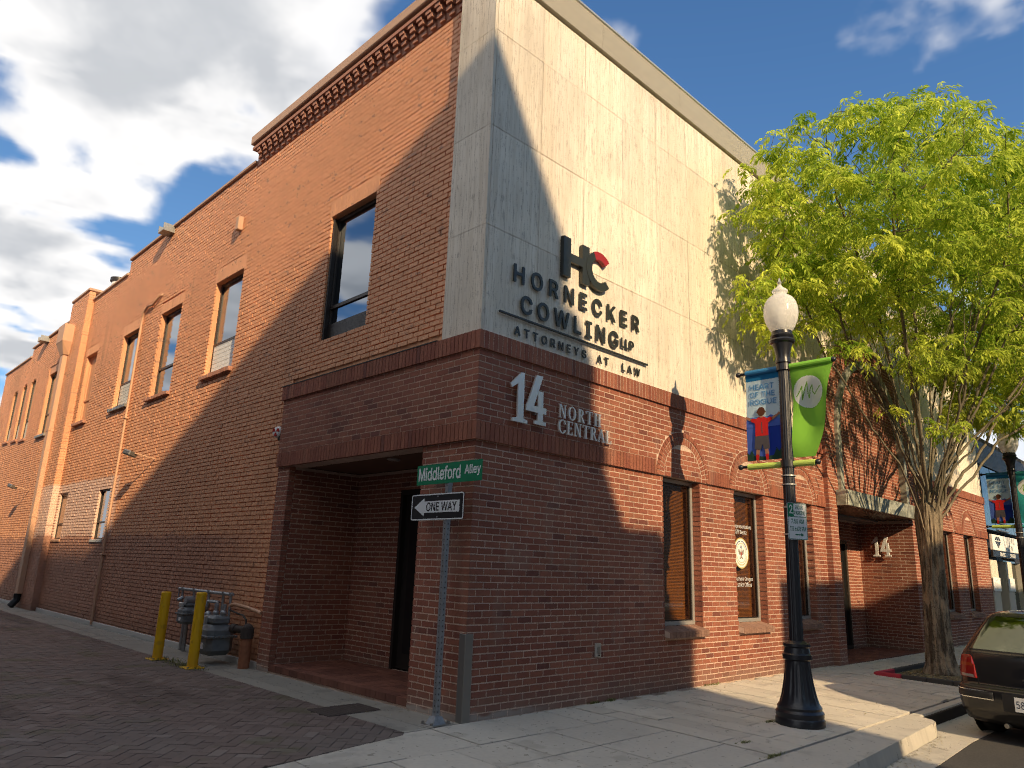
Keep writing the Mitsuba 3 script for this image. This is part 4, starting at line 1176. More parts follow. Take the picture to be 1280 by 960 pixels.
pp.tube([(-.14, 5.72, .72), (-.28, 5.72, .72)], .075, 12).tube([(-.12, 6.25, .78), (-.24, 6.25, .78)], .06, 12)
pp.tube([(-.12, 6.85, .93), (-.12, 6.85, .80)], .012, 6).tube([(-.12, 6.66, .80), (-.2, 6.66, .76)], .03, 8)
pp.build('pipework', 'm_galv', GM, smooth=40)
obj('supply_pipe', MB().tube([(-.12, 4.92, .78), (-.10, 4.85, .80), (.0, 4.6, .76), (.0, 4.22, .72)], .026, 10).arr()[0], 'm_tan_pipe', GM, smooth=40)
obj('vent_tube', MB().tube([(-.12, 4.95, .72), (-.11, 4.75, .69), (-.1, 4.55, .67), (-.1, 4.44, .62), (-.1, 4.42, .50)], .013, 8).arr()[0], 'm_iron', GM, smooth=40)
SP = thing('standpipe', 'rust coloured standpipe with a dark valve beside the brown brick', 'standpipe')
obj('pipe', put(lathe([(0, 0), (.075, 0), (.075, .40), (0, .40)], 24), frame((-.09, 4.38, 0), (1, 0, 0), (0, 1, 0))), 'm_rust', SP, smooth=35)
vv = MB().tube([(-.09, 4.38, .38), (-.09, 4.38, .52)], .088, 14).tube([(-.09, 4.38, .48), (-.16, 4.62, .49)], .05, 12).mesh(trimesh.creation.icosphere(2, .075).apply_translation((-.09, 4.38, .5))).tube([(-.155, 4.6, .49), (-.175, 4.67, .492)], .062, 12)
vv.build('valve', 'm_iron', SP, smooth=40)

# sign post with its two signs
SX, SY = -.225, .115
SPK = thing('sign_post', 'thin perforated galvanised sign post standing by the brick corner', 'post')
po = unary_union([sbox(-.025, 0, .025, 2.24)])
holes = unary_union([Point(0, .06 + .0508 * i).buffer(.0075, 6) for i in range(42)])
fa_ = po.difference(holes)
obj('post', trimesh.util.concatenate([put(ext(fa_, .003), on_alley(SX - .022, SY, .0)), put(ext(fa_, .003), on_street(SX, SY - .022, .0)), bbox([SX + .019, SY - .025, 0], [SX + .022, SY + .022, 2.24]), bbox([SX - .022, SY + .019, 0], [SX + .019, SY + .022, 2.24])]), 'm_galv', SPK)
obj('core', bbox([SX - .016, SY - .016, 0], [SX + .016, SY + .016, 2.23]), 'm_iron', SPK)
obj('base_plate', put(rbox([-.125, -.09, -.006], [.125, .09, .008], .003), frame((SX, SY, .0), (1, .12, 0), (-.12, 1, 0))), 'm_steel_dull', SPK)
obj('collar', trimesh.convex.convex_hull(np.array([[SX + a * .075, SY + b * .06, .008] for a in (-1, 1) for b in (-1, 1)] + [[SX + a * .04, SY + b * .04, .075] for a in (-1, 1) for b in (-1, 1)])), 'm_galv', SPK)
for a in (-.1, .1):
    for b in (-.065, .065):
        obj('bolt', MB().tube([(SX + a, SY + b, .006), (SX + a, SY + b, .03)], .014, 6).arr()[0], 'm_steel_dull', SPK)
NSG = thing('street_name_sign', 'green street name sign reading Middleford Alley on the sign post', 'street sign')
M = on_alley(SX - .035, .595, 2.235)
obj('plate', put(ext(sbox(0, 0, 1.01, .205).buffer(-.012).buffer(.012, 6), .003), M), 'm_sign_green', NSG)
M2 = M @ frame((0, 0, .0032), (1, 0, 0), (0, 1, 0))
obj('text', put(text('Middleford', .125, .665, .001, True), M2 @ frame((.03, .045, 0), (1, 0, 0), (0, 1, 0))), 'm_sign_white', NSG)
obj('text', put(text('Alley', .085, .235, .001, True), M2 @ frame((.755, .078, 0), (1, 0, 0), (0, 1, 0))), 'm_sign_white', NSG)
obj('clamp', rbox([SX - .03, SY - .03, 2.21], [SX + .03, SY + .03, 2.25], .004), 'm_galv', NSG)
OWS = thing('one_way_sign', 'black and white ONE WAY sign with a left arrow on the sign post', 'street sign')
M = on_alley(SX - .033, .66, 1.875)
rr = lambda x0, y0, x1, y1, r: sbox(x0 + r, y0 + r, x1 - r, y1 - r).buffer(r, 6)
obj('plate', put(ext(rr(0, 0, .83, .265, .025), .003), M), 'm_black_sign', OWS)
M2 = M @ frame((0, 0, .0032), (1, 0, 0), (0, 1, 0))
obj('border', put(ext(rr(.002, .002, .828, .263, .024).difference(rr(.014, .014, .816, .251, .015)), .0008), M2), 'm_sign_white', OWS)
ar = Polygon([(.05, .1325), (.215, .225), (.215, .19), (.765, .19), (.765, .075), (.215, .075), (.215, .04)])
obj('arrow', put(ext(ar, .0008), M2), 'm_sign_white', OWS)
obj('text', put(text('ONE WAY', .082, .475, .0008, True), M2 @ frame((.25, .092, .001), (1, 0, 0), (0, 1, 0))), 'm_black_sign', OWS)
for z in (.03, .235):
    obj('bolt', put(trimesh.creation.cylinder(.01, .006, sections=8), M2 @ frame((.43, z, .001), (1, 0, 0), (0, 1, 0))), 'm_galv', OWS)


# --- street lamps
LEAN = {}


def lamp(name, label, loc, lean, detail=True):
    K = thing(name, label, 'street lamp', None)
    t, lx, ly = T(), lean[0], lean[1]
    M = np.eye(4); M[:3, 3] = loc; M[0, 2], M[1, 2] = lx, ly
    seg = 40
    # fluted bell base
    prof = [(.275, 0), (.275, .055), (.262, .075), (.268, .10), (.268, .125), (.245, .15), (.25, .175), (.225, .205), (.20, .28), (.172, .40), (.152, .52), (.143, .60), (.14, .63), (.165, .645), (.168, .69), (.15, .705), (.14, .76), (.155, .775), (.155, .80), (.10, .83)]
    prof = [(r * .90, z) for r, z in prof]
    v, f = [], []
    fl = lambda z: .0 if z < .2 or z > .62 else .055 * min(1, (z - .2) * 8, (.62 - z) * 12)
    n = 96
    zs_ = []
    for (r0, z0), (r1, z1) in zip(prof[:-1], prof[1:]):
        k = max(1, int((z1 - z0) / .03))
        zs_ += [(r0 + (r1 - r0) * i / k, z0 + (z1 - z0) * i / k) for i in range(k)]
    zs_.append(prof[-1])
    for r, z in zs_:
        for i in range(n):
            a = 2 * math.pi * i / n
            rr_ = r * (1 - fl(z) * (0.5 + 0.5 * math.cos(16 * a)))
            v.append((rr_ * math.cos(a), rr_ * math.sin(a), z))
    for k in range(len(zs_) - 1):
        for i in range(n):
            a, b = k * n + i, k * n + (i + 1) % n
            f += [[a, b, b + n], [a, b + n, a + n]]
    base = trimesh.Trimesh(np.array(v), np.array(f), process=False)
    obj('base', put(base, M), 'm_black_paint', K, smooth=30)
    v, f = [], []
    zl = np.linspace(.80, 3.97, 20)
    for z in zl:
        r = .074 - .015 * (z - .8) / 3.2
        for i in range(n):
            a = 2 * math.pi * i / n
            rr_ = r * (1 - .06 * (0.5 + 0.5 * math.cos(16 * a)))
            v.append((rr_ * math.cos(a), rr_ * math.sin(a), z))
    for k in range(len(zl) - 1):
        for i in range(n):
            a, b = k * n + i, k * n + (i + 1) % n
            f += [[a, b, b + n], [a, b + n, a + n]]
    obj('pole', put(trimesh.Trimesh(np.array(v), np.array(f), process=False), M), 'm_black_paint', K, smooth=30)
    obj('capital', put(lathe([(.066, 3.95), (.085, 3.955), (.085, 3.985), (.078, 4.0), (.082, 4.06), (.10, 4.14), (.115, 4.19), (.14, 4.205), (.148, 4.225), (.14, 4.245), (.118, 4.255), (.13, 4.27), (.135, 4.29), (.12, 4.31), (.12, 4.345), (0, 4.35)], seg), M), 'm_black_paint', K, smooth=30)
    g = [(.115, 4.345), (.14, 4.37), (.175, 4.43), (.203, 4.50), (.216, 4.575), (.213, 4.65), (.195, 4.72), (.16, 4.775), (.115, 4.81), (.082, 4.825), (.08, 4.845), (.098, 4.862), (.10, 4.88), (.085, 4.895), (.06, 4.91), (.035, 4.935), (.022, 4.96), (.0, 4.975)]
    g = [(r_ * .93, z_) for r_, z_ in g]
    g2 = []
    for (r0, z0), (r1, z1) in zip(g[:-1], g[1:]):
        k = max(1, int((z1 - z0) / .008)) if z1 < 4.8 else 1
        for i in range(k):
            rr_, zz = r0 + (r1 - r0) * i / k, z0 + (z1 - z0) * i / k
            g2.append((rr_ + (.0014 if i % 2 and z1 < 4.6 else 0), zz))
    g2.append(g[-1])
    GL = obj('globe', put(lathe(g2, 48), M), 'm_globe', K, smooth=25, label='frosted acorn glass globe with ribbed lower half')
    obj('bulb', put(lathe([(0, 4.36), (.05, 4.36), (.05, 4.46), (.07, 4.5), (.07, 4.6), (.04, 4.66), (0, 4.67)], 20), M), 'm_white', GL, smooth=40)
    obj('finial', put(lathe([(.0, 4.965), (.022, 4.97), (.028, 4.99), (.016, 5.01), (.010, 5.04), (0, 5.06)], 16), M), 'm_alu', K, smooth=40)
    for z in (2.50, 2.60):
        obj('band', put(lathe([(.074, z), (.079, z), (.079, z + .014), (.074, z + .014)], 32), M), 'm_alu', K)
    for z in (3.90, 2.745):
        for s in (1, -1):
            x0 = loc[0] + lx * z
            y0 = loc[1] + ly * z
            zz = loc[2] + z
            la = .57 if s > 0 or z > 3 else .33
            obj('banner_arm', MB().tube([(x0, y0 + s * .06, zz), (x0, y0 + s * la, zz)], .017, 10).arr()[0], 'm_black_paint', K, smooth=40)
            obj('arm_knob', put(trimesh.creation.icosphere(2, .032), frame((x0, y0 + s * (la + .015), zz), (1, 0, 0), (0, 1, 0))), 'm_black_paint', K, smooth=40)
            obj('arm_collar', put(lathe([(.062, z - .04), (.082, z - .04), (.082, z + .04), (.062, z + .04)], 24), M), 'm_black_paint', K) if s == 1 else None
    return K


def banner(name, label, x, ya, yb, z0, z1, field, wave, sleeves, seed, lean=.03, short=1.0):
    """cloth between two arms, in the plane of the arms: right runs from ya to yb (towards the street)"""
    K = thing(name, label, 'banner', None)
    nu, nv = 24, 48
    W = ya - yb
    def warp(u, w):      # u along -y from ya (0..W), w up (0..H)
        H = z1 - z0
        s = np.sin(np.pi * np.clip(w / H, 0, 1))
        return x + lean * (w + z0 - 3.3) - wave * s * np.sin(2.6 * u / W + 3.5 * w / H + seed) - .25 * wave * s * np.sin(9 * u / W - 2 * w + seed)
    def sheet(poly, off):
        H = z1 - z0
        gx, gy = np.linspace(0, W, nu + 1), np.linspace(0, H, nv + 1)
        vs_, fs_ = [], []
        for i in range(nu):
            for k in range(nv):
                c = sbox(gx[i], gy[k], gx[i + 1], gy[k + 1]).intersection(poly)
                if c.is_empty or c.area < 1e-8: continue
                for g_ in getattr(c, 'geoms', [c]):
                    if g_.geom_type != 'Polygon' or g_.area < 1e-8: continue
                    v2, f2 = trimesh.creation.triangulate_polygon(g_, engine='earcut')
                    fs_.append(np.asarray(f2) + sum(len(q) for q in vs_)); vs_.append(np.asarray(v2))
        v2 = np.vstack(vs_); f2 = np.vstack(fs_)
        return np.stack([warp(v2[:, 0], v2[:, 1]) - off, ya - v2[:, 0], z0 + v2[:, 1]], 1), f2
    H_ = z1 - z0
    trim_ = Polygon([(0, 0)] + [(W * (short + (1 - short) * t ** .8), H_ * t) for t in np.linspace(0, 1, 14)] + [(0, H_)])
    for i, (nm, poly, m) in enumerate(field(W, H_)):
        poly = poly.intersection(trim_)
        obj(nm, sheet(poly, .0012 * i), m, K)
    for nm, z, m in sleeves:
        xs2 = x + lean * (z - 3.3)
        mb = MB().tube([(xs2, ya - .005, z), (xs2, (ya - (ya - yb) * (short if z < 3 else 1)) + .005, z)], .036, 12)
        mb.build(nm, m, K)
    return K


def clipw(W, H, p):
    return p.intersection(sbox(0, 0, W, H))


def text_poly(s, h, w):
    m = text(s, h, w, .001, True)
    v, f = np.array(m.vertices), np.array(m.faces)
    top = f[(v[f][:, :, 2] > .0005).all(1)]
    return unary_union([Polygon(v[t][:, :2]).buffer(1e-5) for t in top])


def boy_field(W, H):
    R = sbox(0, 0, W, H)
    s = W / .46
    L = [('cloth', R, 'cl_sky'), ('top_band', sbox(0, H - .07, W, H), 'cl_blue'),
         ('lower_field', sbox(0, 0, W, H * .40), 'cl_deep'), ('lower_field', sbox(.0, .0, W * .62, H * .40), 'cl_mid'), ('haze_band', sbox(0, H * .40, W, H * .50), 'cl_text'), ('ridge', Polygon([(0, H * .38), (0, H * .46), (W * .2, H * .50), (W * .45, H * .44), (W * .7, H * .52), (W, H * .45), (W, H * .38)]), 'cl_mid')]
    for i, (t, w) in enumerate((('HEART', .33), ('OF THE', .34), ('ROGUE', .36))):
        L.append(('text', affinity.translate(text_poly(t, .068 * s, w * s), .05 * s, H - .185 - .094 * i), 'cl_text'))
    cx = W * .45
    b = .060
    tr = lambda p: affinity.translate(p, cx, b)
    trees = Polygon([(0, 0), (0, .1), (.03, .07), (.06, .13), (.09, .06), (W * .5, .04), (W - .1, .05), (W - .06, .14), (W - .03, .09), (W, .15), (W, 0)])
    L.append(('treeline', trees, 'cl_forest'))
    taper = lambda a, b, ra, rb: unary_union([Point(a).buffer(ra), Point(b).buffer(rb)]).convex_hull
    for sd in (-1, 1):
        L.append(('figure_arm', clipw(W, H, tr(unary_union([taper((sd * .07, .405), (sd * .135, .435), .022, .017), taper((sd * .135, .435), (sd * .205, .475), .017, .012), Point(sd * .215, .485).buffer(.016)]))), 'cl_skin'))
        L.append(('figure_leg', clipw(W, H, tr(unary_union([taper((sd * .045, .12), (sd * .058, .03), .027, .021), taper((sd * .058, .03), (sd * .062, -.06), .024, .015)]))), 'cl_skin'))
    L.append(('figure_shorts', tr(Polygon([(-.072, .255), (.074, .255), (.085, .18), (.092, .075), (.022, .07), (.004, .155), (-.018, .07), (-.09, .078), (-.082, .18)]).buffer(.004)), 'cl_short'))
    L.append(('figure_shirt', tr(unary_union([Polygon([(-.08, .425), (-.03, .455), (.03, .455), (.08, .425), (.072, .34), (.076, .235), (-.074, .235), (-.07, .34)]).buffer(.006), taper((-.07, .415), (-.105, .425), .026, .024), taper((.07, .415), (.105, .428), .026, .024)])), 'cl_red'))
    L.append(('shirt_fold', tr(Polygon([(-.004, .40), (.004, .40), (.012, .26), (.0, .26)])), 'cl_short'))
    for sd in (-1, 1):
        L.append(('figure_sock', clipw(W, H, tr(taper((sd * .061, -.01), (sd * .063, -.055), .021, .017))), 'cl_red'))
    L.append(('figure_neck', tr(sbox(-.017, .45, .017, .49)), 'cl_skin'))
    L.append(('figure_head', tr(unary_union([affinity.scale(Point(0, .525).buffer(.047, 16), 1, 1.18), Point(-.047, .52).buffer(.01), Point(.047, .52).buffer(.01)])), 'cl_hair'))
    return L


def script_field(W, H, ground='cl_green'):
    L = [('cloth', sbox(0, 0, W, H), ground)]
    L.append(('disc', Point(W * .40, H - .29).buffer(.185, 32).intersection(sbox(0, 0, W, H)), 'cl_white'))
    pts = [(.05, H - .33), (.10, H - .26), (.125, H - .22), (.115, H - .32), (.11, H - .37), (.15, H - .26), (.19, H - .18), (.185, H - .30), (.19, H - .36), (.22, H - .26), (.25, H - .22), (.245, H - .30), (.27, H - .33), (.31, H - .29), (.36, H - .25)]
    L.append(('script_letter', LineString(pts).buffer(.0055).intersection(sbox(0, 0, W, H)), 'cl_green'))
    return L


L1 = (3.07, -1.865, -.042)
lamp('street_lamp', 'black fluted street lamp with acorn globe on the sunlit sidewalk', L1, (.030, .004))
xl = L1[0] + .030 * 3.34
banner('sports_banner', 'blue banner with a child in a red shirt, nearer the wall on the front lamp', xl, L1[1] + .50, L1[1] + .07, 2.77, 3.82, boy_field, .012, (('upper_sleeve', 3.855, 'm_sl_blue'), ('lower_sleeve', 2.70, 'm_sl_lime')), .4)
banner('city_banner', 'bright green banner with a white disc on the street side of the front lamp', xl, L1[1] - .06, L1[1] - .56, 2.77, 3.82, lambda W, H: script_field(W, H), .075, (('upper_sleeve', 3.855, 'm_sl_green'), ('lower_sleeve', 2.70, 'm_sl_lime')), 2.2, .03, .5)
L2 = (14.2, -1.86, -.04)
lamp('street_lamp', 'black street lamp beyond the tree near the right edge', L2, (0, 0))
banner('sports_banner', 'blue banner with a red figure on the far lamp beyond the tree', L2[0], L2[1] + .50, L2[1] + .07, 2.77, 3.82, boy_field, .012, (('upper_sleeve', 3.855, 'm_sl_blue'), ('lower_sleeve', 2.70, 'm_sl_lime')), 1.1, 0.0)
banner('city_banner', 'teal banner cut by the right edge on the far lamp', L2[0], L2[1] - .06, L2[1] - .56, 2.77, 3.82, lambda W, H: script_field(W, H, 'cl_teal'), .03, (('upper_sleeve', 3.855, 'm_sl_teal'), ('lower_sleeve', 2.70, 'm_sl_teal')), .2, 0.0, .5)
# parking sign on the lamp
PK = thing('parking_sign', 'white and green two hour parking sign strapped to the front lamp', 'parking sign')
ra = math.radians(-24)
Rv = np.array([math.cos(ra), math.sin(ra), 0])
Nn = np.cross(Rv, ZU)
cpos = np.array([L1[0] + .030 * 2.05, L1[1], 0]) + Nn * .085
w_, h_ = .265, .40
M = frame(cpos - Rv * .125 + [0, 0, 1.85], Rv, ZU)
obj('plate', put(ext(rr(0, 0, w_, h_, .015), .003), M), 'm_sign_white', PK)
M2 = M @ frame((0, 0, .0031), (1, 0, 0), (0, 1, 0))
lt = lambda x, y: M2 @ frame((x, y, 0), (1, 0, 0), (0, 1, 0))
obj('border', put(ext(rr(.003, .003, w_ - .003, h_ - .003, .013).difference(rr(.009, .009, w_ - .009, h_ - .009, .009)), .0006), M2), 'm_sign_text_green', PK)
obj('divider', put(ext(sbox(.009, .245, w_ - .009, .253), .0006), M2), 'm_sign_text_green', PK)
obj('number_panel', put(ext(sbox(.009, .253, .085, h_ - .009), .0006), M2), 'm_sign_green', PK)
obj('text', put(text('2', .09, .045, .0008, True), lt(.025, .285) @ frame((0, 0, .0008), (1, 0, 0), (0, 1, 0))), 'm_sign_white', PK)
for s_, x_, y_, hh_, ww_ in (('HOUR', .115, .335, .042, .10), ('PARKING', .095, .272, .042, .150), ('7:00 AM', .045, .175, .048, .175), ('TO 6:00 PM', .025, .095, .048, .215)):
    obj('text', put(text(s_, hh_, ww_, .0008, True), lt(x_, y_)), 'm_sign_text_green', PK)
obj('arrow', put(ext(unary_union([sbox(.09, .047, .18, .061), Polygon([(.175, .036), (.215, .054), (.175, .072)])]), .0008), M2), 'm_sign_text_green', PK)
for z in (1.9, 2.2):
    obj('strap', put(lathe([(.079, z), (.083, z), (.083, z + .02), (.079, z + .02)], 24), frame((L1[0] + .03 * z, L1[1], 0), (1, 0, 0), (0, 1, 0))), 'm_alu', PK)

# ================================================================== TREE
def grow(root, limbs_to, envelope, n_attr, seed, fork_z, step=.21, kill=.30, infl=1.5):
    """limbs run from the fork to the given points, then branch towards points spread through the crown"""
    r = np.random.default_rng(seed)
    nodes, par, limb = [], [], []
    def push(p, q, l):
        nodes.append(np.asarray(p, float)); par.append(q); limb.append(l); return len(nodes) - 1
    fork = np.array([root[0] + .12, root[1] - .03, fork_z])
    for li, tgt in enumerate(limbs_to):
        tgt = np.asarray(tgt, float)
        st = fork + np.array([*(0.13 * (tgt - fork)[:2] / (np.linalg.norm((tgt - fork)[:2]) + .3)), r.uniform(-.35, .45)])
        n = int(np.linalg.norm(tgt - st) / step)
        prev = -1
        w = r.normal(0, .05, (n + 1, 3)).cumsum(0) * .5
        w -= np.linspace(0, 1, n + 1)[:, None] * w[-1]
        up_ = np.array([0, 0, 1.0])
        for i in range(n + 1):
            t = i / n
            h = t ** 1.12
            p = st * (1 - t) + tgt * t
            p[:2] = st[:2] * (1 - h) + tgt[:2] * h
            prev = push(p + w[i], prev, li)
    A_ = envelope(r, n_attr)
    alive = np.ones(len(A_), bool)
    for it in range(70):
        tree = cKDTree(np.array(nodes))
        d, i = tree.query(A_[alive])
        k = d < infl if it > 25 else d < infl * .8
        if not k.any(): break
        acc = {}
        for a, ni, di in zip(A_[alive][k], i[k], d[k]):
            acc.setdefault(ni, []).append((a - nodes[ni]) / (di + 1e-9))
        added = 0
        for ni, dirs in acc.items():
            v = np.mean(dirs, 0) + np.array([0, 0, .16]) + r.normal(0, .10, 3)
            v /= np.linalg.norm(v) + 1e-9
            q = nodes[ni] + v * step
            if q[1] > -.06 and q[2] < 9.2: q[1] = -.06 - r.random() * .1
            push(q, ni, limb[ni]); added += 1
        d, _ = cKDTree(np.array(nodes)).query(A_)
        alive &= d > kill
        if not alive.any() or added == 0: break
    return np.array(nodes), np.array(par), np.array(limb)


def pipe_radii(par, tip=.0048, e=2.35):
    n = len(par)
    s = np.zeros(n); kids = np.zeros(n, int)
    for i in range(n):
        if par[i] >= 0: kids[par[i]] += 1
    for i in range(n - 1, -1, -1):
        if kids[i] == 0: s[i] = tip ** e
        if par[i] >= 0: s[par[i]] += s[i]
    return s ** (1 / e), kids


def limb_meshes(nodes, par, limb, rad, kids, sides=(9, 6, 4)):
    heavy = np.full(len(nodes), -1)
    for i in range(len(nodes)):
        p = par[i]
        if p >= 0 and (heavy[p] < 0 or rad[i] > rad[heavy[p]]): heavy[p] = i
    out = {}
    for i in range(len(nodes)):
        p = par[i]
        if p >= 0 and heavy[p] == i: continue
        ch = [p, i] if p >= 0 else [i]
        rr_ = [min(rad[p], rad[i] * 1.25), rad[i]] if p >= 0 else [rad[i]]
        j = heavy[i]
        while j >= 0:
            ch.append(j); rr_.append(rad[j]); j = heavy[j]
        if len(ch) < 2: continue
        out.setdefault(limb[i], MB()).tube(nodes[ch], rr_, sides[0] if rr_[0] > .05 else sides[1] if rr_[0] > .018 else sides[2], caps=False, r=(.5, .5))
    return out


def leaves(nodes, sel, per, seed, size=.075, spread=.05, pairs=4, rachis=.22):
    """sprays of drooping compound leaves, each a stalk from its twig with narrow leaflets in pairs"""
    r = np.random.default_rng(seed)
    m = len(sel) * per
    base = np.repeat(nodes[sel], per, 0) + r.normal(0, spread, (m, 3))
    tone = np.clip(np.repeat(r.normal(.5, .24, len(sel)), per) + r.normal(0, .12, m), 0, 1)
    a = r.uniform(0, 2 * np.pi, m)
    out = np.stack([np.cos(a), np.sin(a), r.uniform(-.1, .75, m)], 1); out /= np.linalg.norm(out, axis=1, keepdims=True)
    L = rachis * r.uniform(.7, 1.35, m)
    droop = r.uniform(.35, 1.1, m)
    V, U, K = [], [], []
    for k in range(2 * pairs + 1):
        t = (k // 2 + 1) / (pairs + .5) if k < 2 * pairs else 1.0
        c = base + out * (L * t)[:, None] - np.array([0, 0, 1]) * (droop * L * t * t)[:, None]
        tan = out - np.array([0, 0, 1]) * (2 * droop * t)[:, None]; tan /= np.linalg.norm(tan, axis=1, keepdims=True)
        side = np.cross(tan, np.array([0, 0, 1.0])); side /= np.linalg.norm(side, axis=1, keepdims=True) + 1e-9
        sg = 0 if k == 2 * pairs else (1 if k % 2 else -1)
        d = tan * .75 + side * sg * .8 - np.array([0, 0, .45]) + r.normal(0, .16, (m, 3)); d /= np.linalg.norm(d, axis=1, keepdims=True)
        w_ = np.cross(d, np.array([0, 0, 1.0]) + r.normal(0, .35, (m, 3))); w_ /= np.linalg.norm(w_, axis=1, keepdims=True) + 1e-9
        up_ = np.cross(w_, d)
        l = (size * r.uniform(.7, 1.3, m))[:, None]
        V.append(np.stack([c, c + d * l * .45 + w_ * l * .17 + up_ * l * .05, c + d * l - up_ * l * .10, c + d * l * .45 - w_ * l * .17 + up_ * l * .05], 1))
        U.append(np.stack([np.clip(tone + r.normal(0, .06, m), 0, 1), r.random(m)], 1))
        K.append((c[:, 1] < -.03) | (c[:, 2] > 9.2))
    V = np.concatenate(V).reshape(-1, 3); U = np.repeat(np.concatenate(U), 4, 0); K = np.concatenate(K)
    f = (np.arange(len(K))[K] * 4)[:, None, None] + np.array([[0, 1, 2], [0, 2, 3]])
    used, inv = np.unique(f.reshape(-1, 3), return_inverse=True)
    return (V[used], inv.reshape(-1, 3)), U[used]


TX, TY = 9.65, -1.35


def crown(r, n):
    out = []
    blobs = [((9.4, -2.3, 7.7), (4.6, 2.2, 2.9)), ((6.7, -1.5, 7.6), (2.1, 1.4, 2.5)), ((5.6, -.95, 7.5), (1.1, .8, 2.0)), ((5.5, -.9, 5.9), (1.0, .75, 1.2)), ((11.8, -2.6, 7.4), (3.6, 2.3, 2.8)), ((9.0, -2.0, 9.0), (2.3, 1.6, 1.4)), ((13.3, -2.6, 6.6), (2.2, 2.0, 2.1)), ((7.0, -1.8, 8.6), (1.7, 1.5, 1.4)), ((11.7, -2.6, 8.6), (1.6, 1.5, 1.3)), ((14.2, -2.4, 7.9), (2.2, 2.0, 2.1)), ((14.6, -2.4, 5.9), (1.9, 1.6, 1.4)), ((6.0, -1.4, 5.6), (1.1, .9, 1.0)), ((13.2, -2.8, 5.2), (1.5, 1.2, .9)), ((15.2, -2.8, 7.2), (1.8, 1.8, 2.0))]
    wts = np.array([a[1][0] * a[1][1] * a[1][2] for a in blobs]); wts /= wts.sum()
    while len(out) < n:
        c, s = blobs[r.choice(len(blobs), p=wts)]
        v = r.normal(0, 1, 3); v /= np.linalg.norm(v)
        p = np.array(c) + v * np.array(s) * r.uniform(.45, 1.0) ** .6
        if p[1] > -.2 and p[2] < 9.4: continue
        if p[2] < 4.5 + .30 * max(0, min(p[0], 10.5) - 7.0) - .9 * max(0, min(p[0] - 11.5, 1.6)): continue
        if meshkit.fbm(p * .75 + 3, 2, seed=5) < .36: continue
        out.append(np.array([p[0], p[1], 4.3 + (p[2] - 4.3) * .86]))
    return np.array(out)


limb_targets = [(5.5, -0.85, 6.08), (5.9, -2.37, 7.13), (6.6, -0.95, 6.64), (7.4, -2.06, 8.11), (8.2, -0.71, 7.46), (8.7, -1.82, 8.77), (9.3, -3.16, 7.87), (9.9, -1.1, 8.11), (10.6, -2.37, 8.6), (11.4, -1.27, 7.13), (12.0, -3.0, 7.62), (13.0, -1.9, 6.81), (12.6, -3.64, 6.56), (10.4, -3.64, 7.13), (14.2, -2.69, 6.31), (7.9, -3.48, 6.96), (12.9, -0.95, 5.98), (13.6, -3.32, 5.67), (14.8, -1.9, 6.96), (14.0, -0.79, 5.34), (11.2, -0.63, 6.31), (10.9, -3.95, 6.15), (7.2, -1.42, 5.67), (8.6, -2.85, 6.48), (9.5, -0.79, 6.81), (12.2, -2.21, 8.44), (13.4, -2.69, 7.79), (5.7, -0.8, 7.2), (6.4, -1.4, 8.0)]
nodes, par, limb = grow((TX, TY), limb_targets, crown, 9000, 3, 2.6)
rad, kids = pipe_radii(par)
rad = np.minimum(rad, .058)
TR = thing('street_tree', 'leafy street tree with many upright limbs in the bare soil bed', 'tree')
tv, tf, prof = [], [], [(-.12, .34), (.0, .285), (.10, .245), (.28, .212), (.6, .196), (1.1, .185), (1.7, .180), (2.1, .184), (2.4, .20), (2.62, .215), (2.8, .19), (2.95, .08)]
n = 56
for k, (z, r_) in enumerate(prof):
    for i in range(n):
        a = 2 * math.pi * i / n
        q = r_ * (1 + .10 * (meshkit.fbm(np.array([math.cos(a) * 2.2, math.sin(a) * 2.2, z * 1.2]), 3) - .5) * 2 + (.16 * max(0, .3 - z) * math.cos(5 * a + 1)) + .06 * (z > 2.3) * math.cos(6 * a))
        pass
        tv.append((TX + .035 * z + q * math.cos(a), TY - .01 * z + q * math.sin(a), z - .02))
for k in range(len(prof) - 1):
    for i in range(n):
        a, b = k * n + i, k * n + (i + 1) % n
        tf += [[a, b, b + n], [a, b + n, a + n]]
tm = trimesh.Trimesh(np.array(tv), np.array(tf), process=False).subdivide().subdivide()
vv_ = np.array(tm.vertices)
rd_ = vv_[:, :2] - np.stack([TX + .035 * vv_[:, 2], TY - .01 * vv_[:, 2]], 1)
an_ = np.arctan2(rd_[:, 1], rd_[:, 0])
rn_ = rd_ / (np.linalg.norm(rd_, axis=1, keepdims=True) + 1e-9)
fx_ = meshkit.fbm(np.stack([np.cos(an_) * 7, np.sin(an_) * 7, vv_[:, 2] * 2.2], 1), 4, seed=2) - .5
vv_[:, :2] += rn_ * (fx_ * .055 + .02 * (meshkit.noise(np.stack([np.cos(an_) * 16, np.sin(an_) * 16, vv_[:, 2] * 4], 1), seed=4) - .5))[:, None]
tm = trimesh.Trimesh(vv_, tm.faces, process=False)
obj('trunk', tm, 'm_bark', TR, smooth=50)
for li, mb in sorted(limb_meshes(nodes, par, limb, rad, kids).items()):
    mb.build('limb', 'm_bark', TR, smooth=True)
sel = np.where((rad < .0085) & (nodes[:, 2] > 4.2))[0]
r_ = np.random.default_rng(11)
dens = meshkit.fbm(nodes[sel] * .8, 3, seed=17)
low_ = np.clip((7.4 - nodes[sel, 2]) / 1.8, 0, 1) * np.clip((nodes[sel, 0] - 6.8) / 1.5, 0, 1) * np.clip((12.6 - nodes[sel, 0]) / .8, 0, 1)
clump = meshkit.fbm(nodes[sel] * 1.5, 2, seed=33)
sel = sel[(dens > .37) & (clump > .33 + .24 * low_)]

lm, luv = leaves(nodes, sel, 9, 5, size=.10)

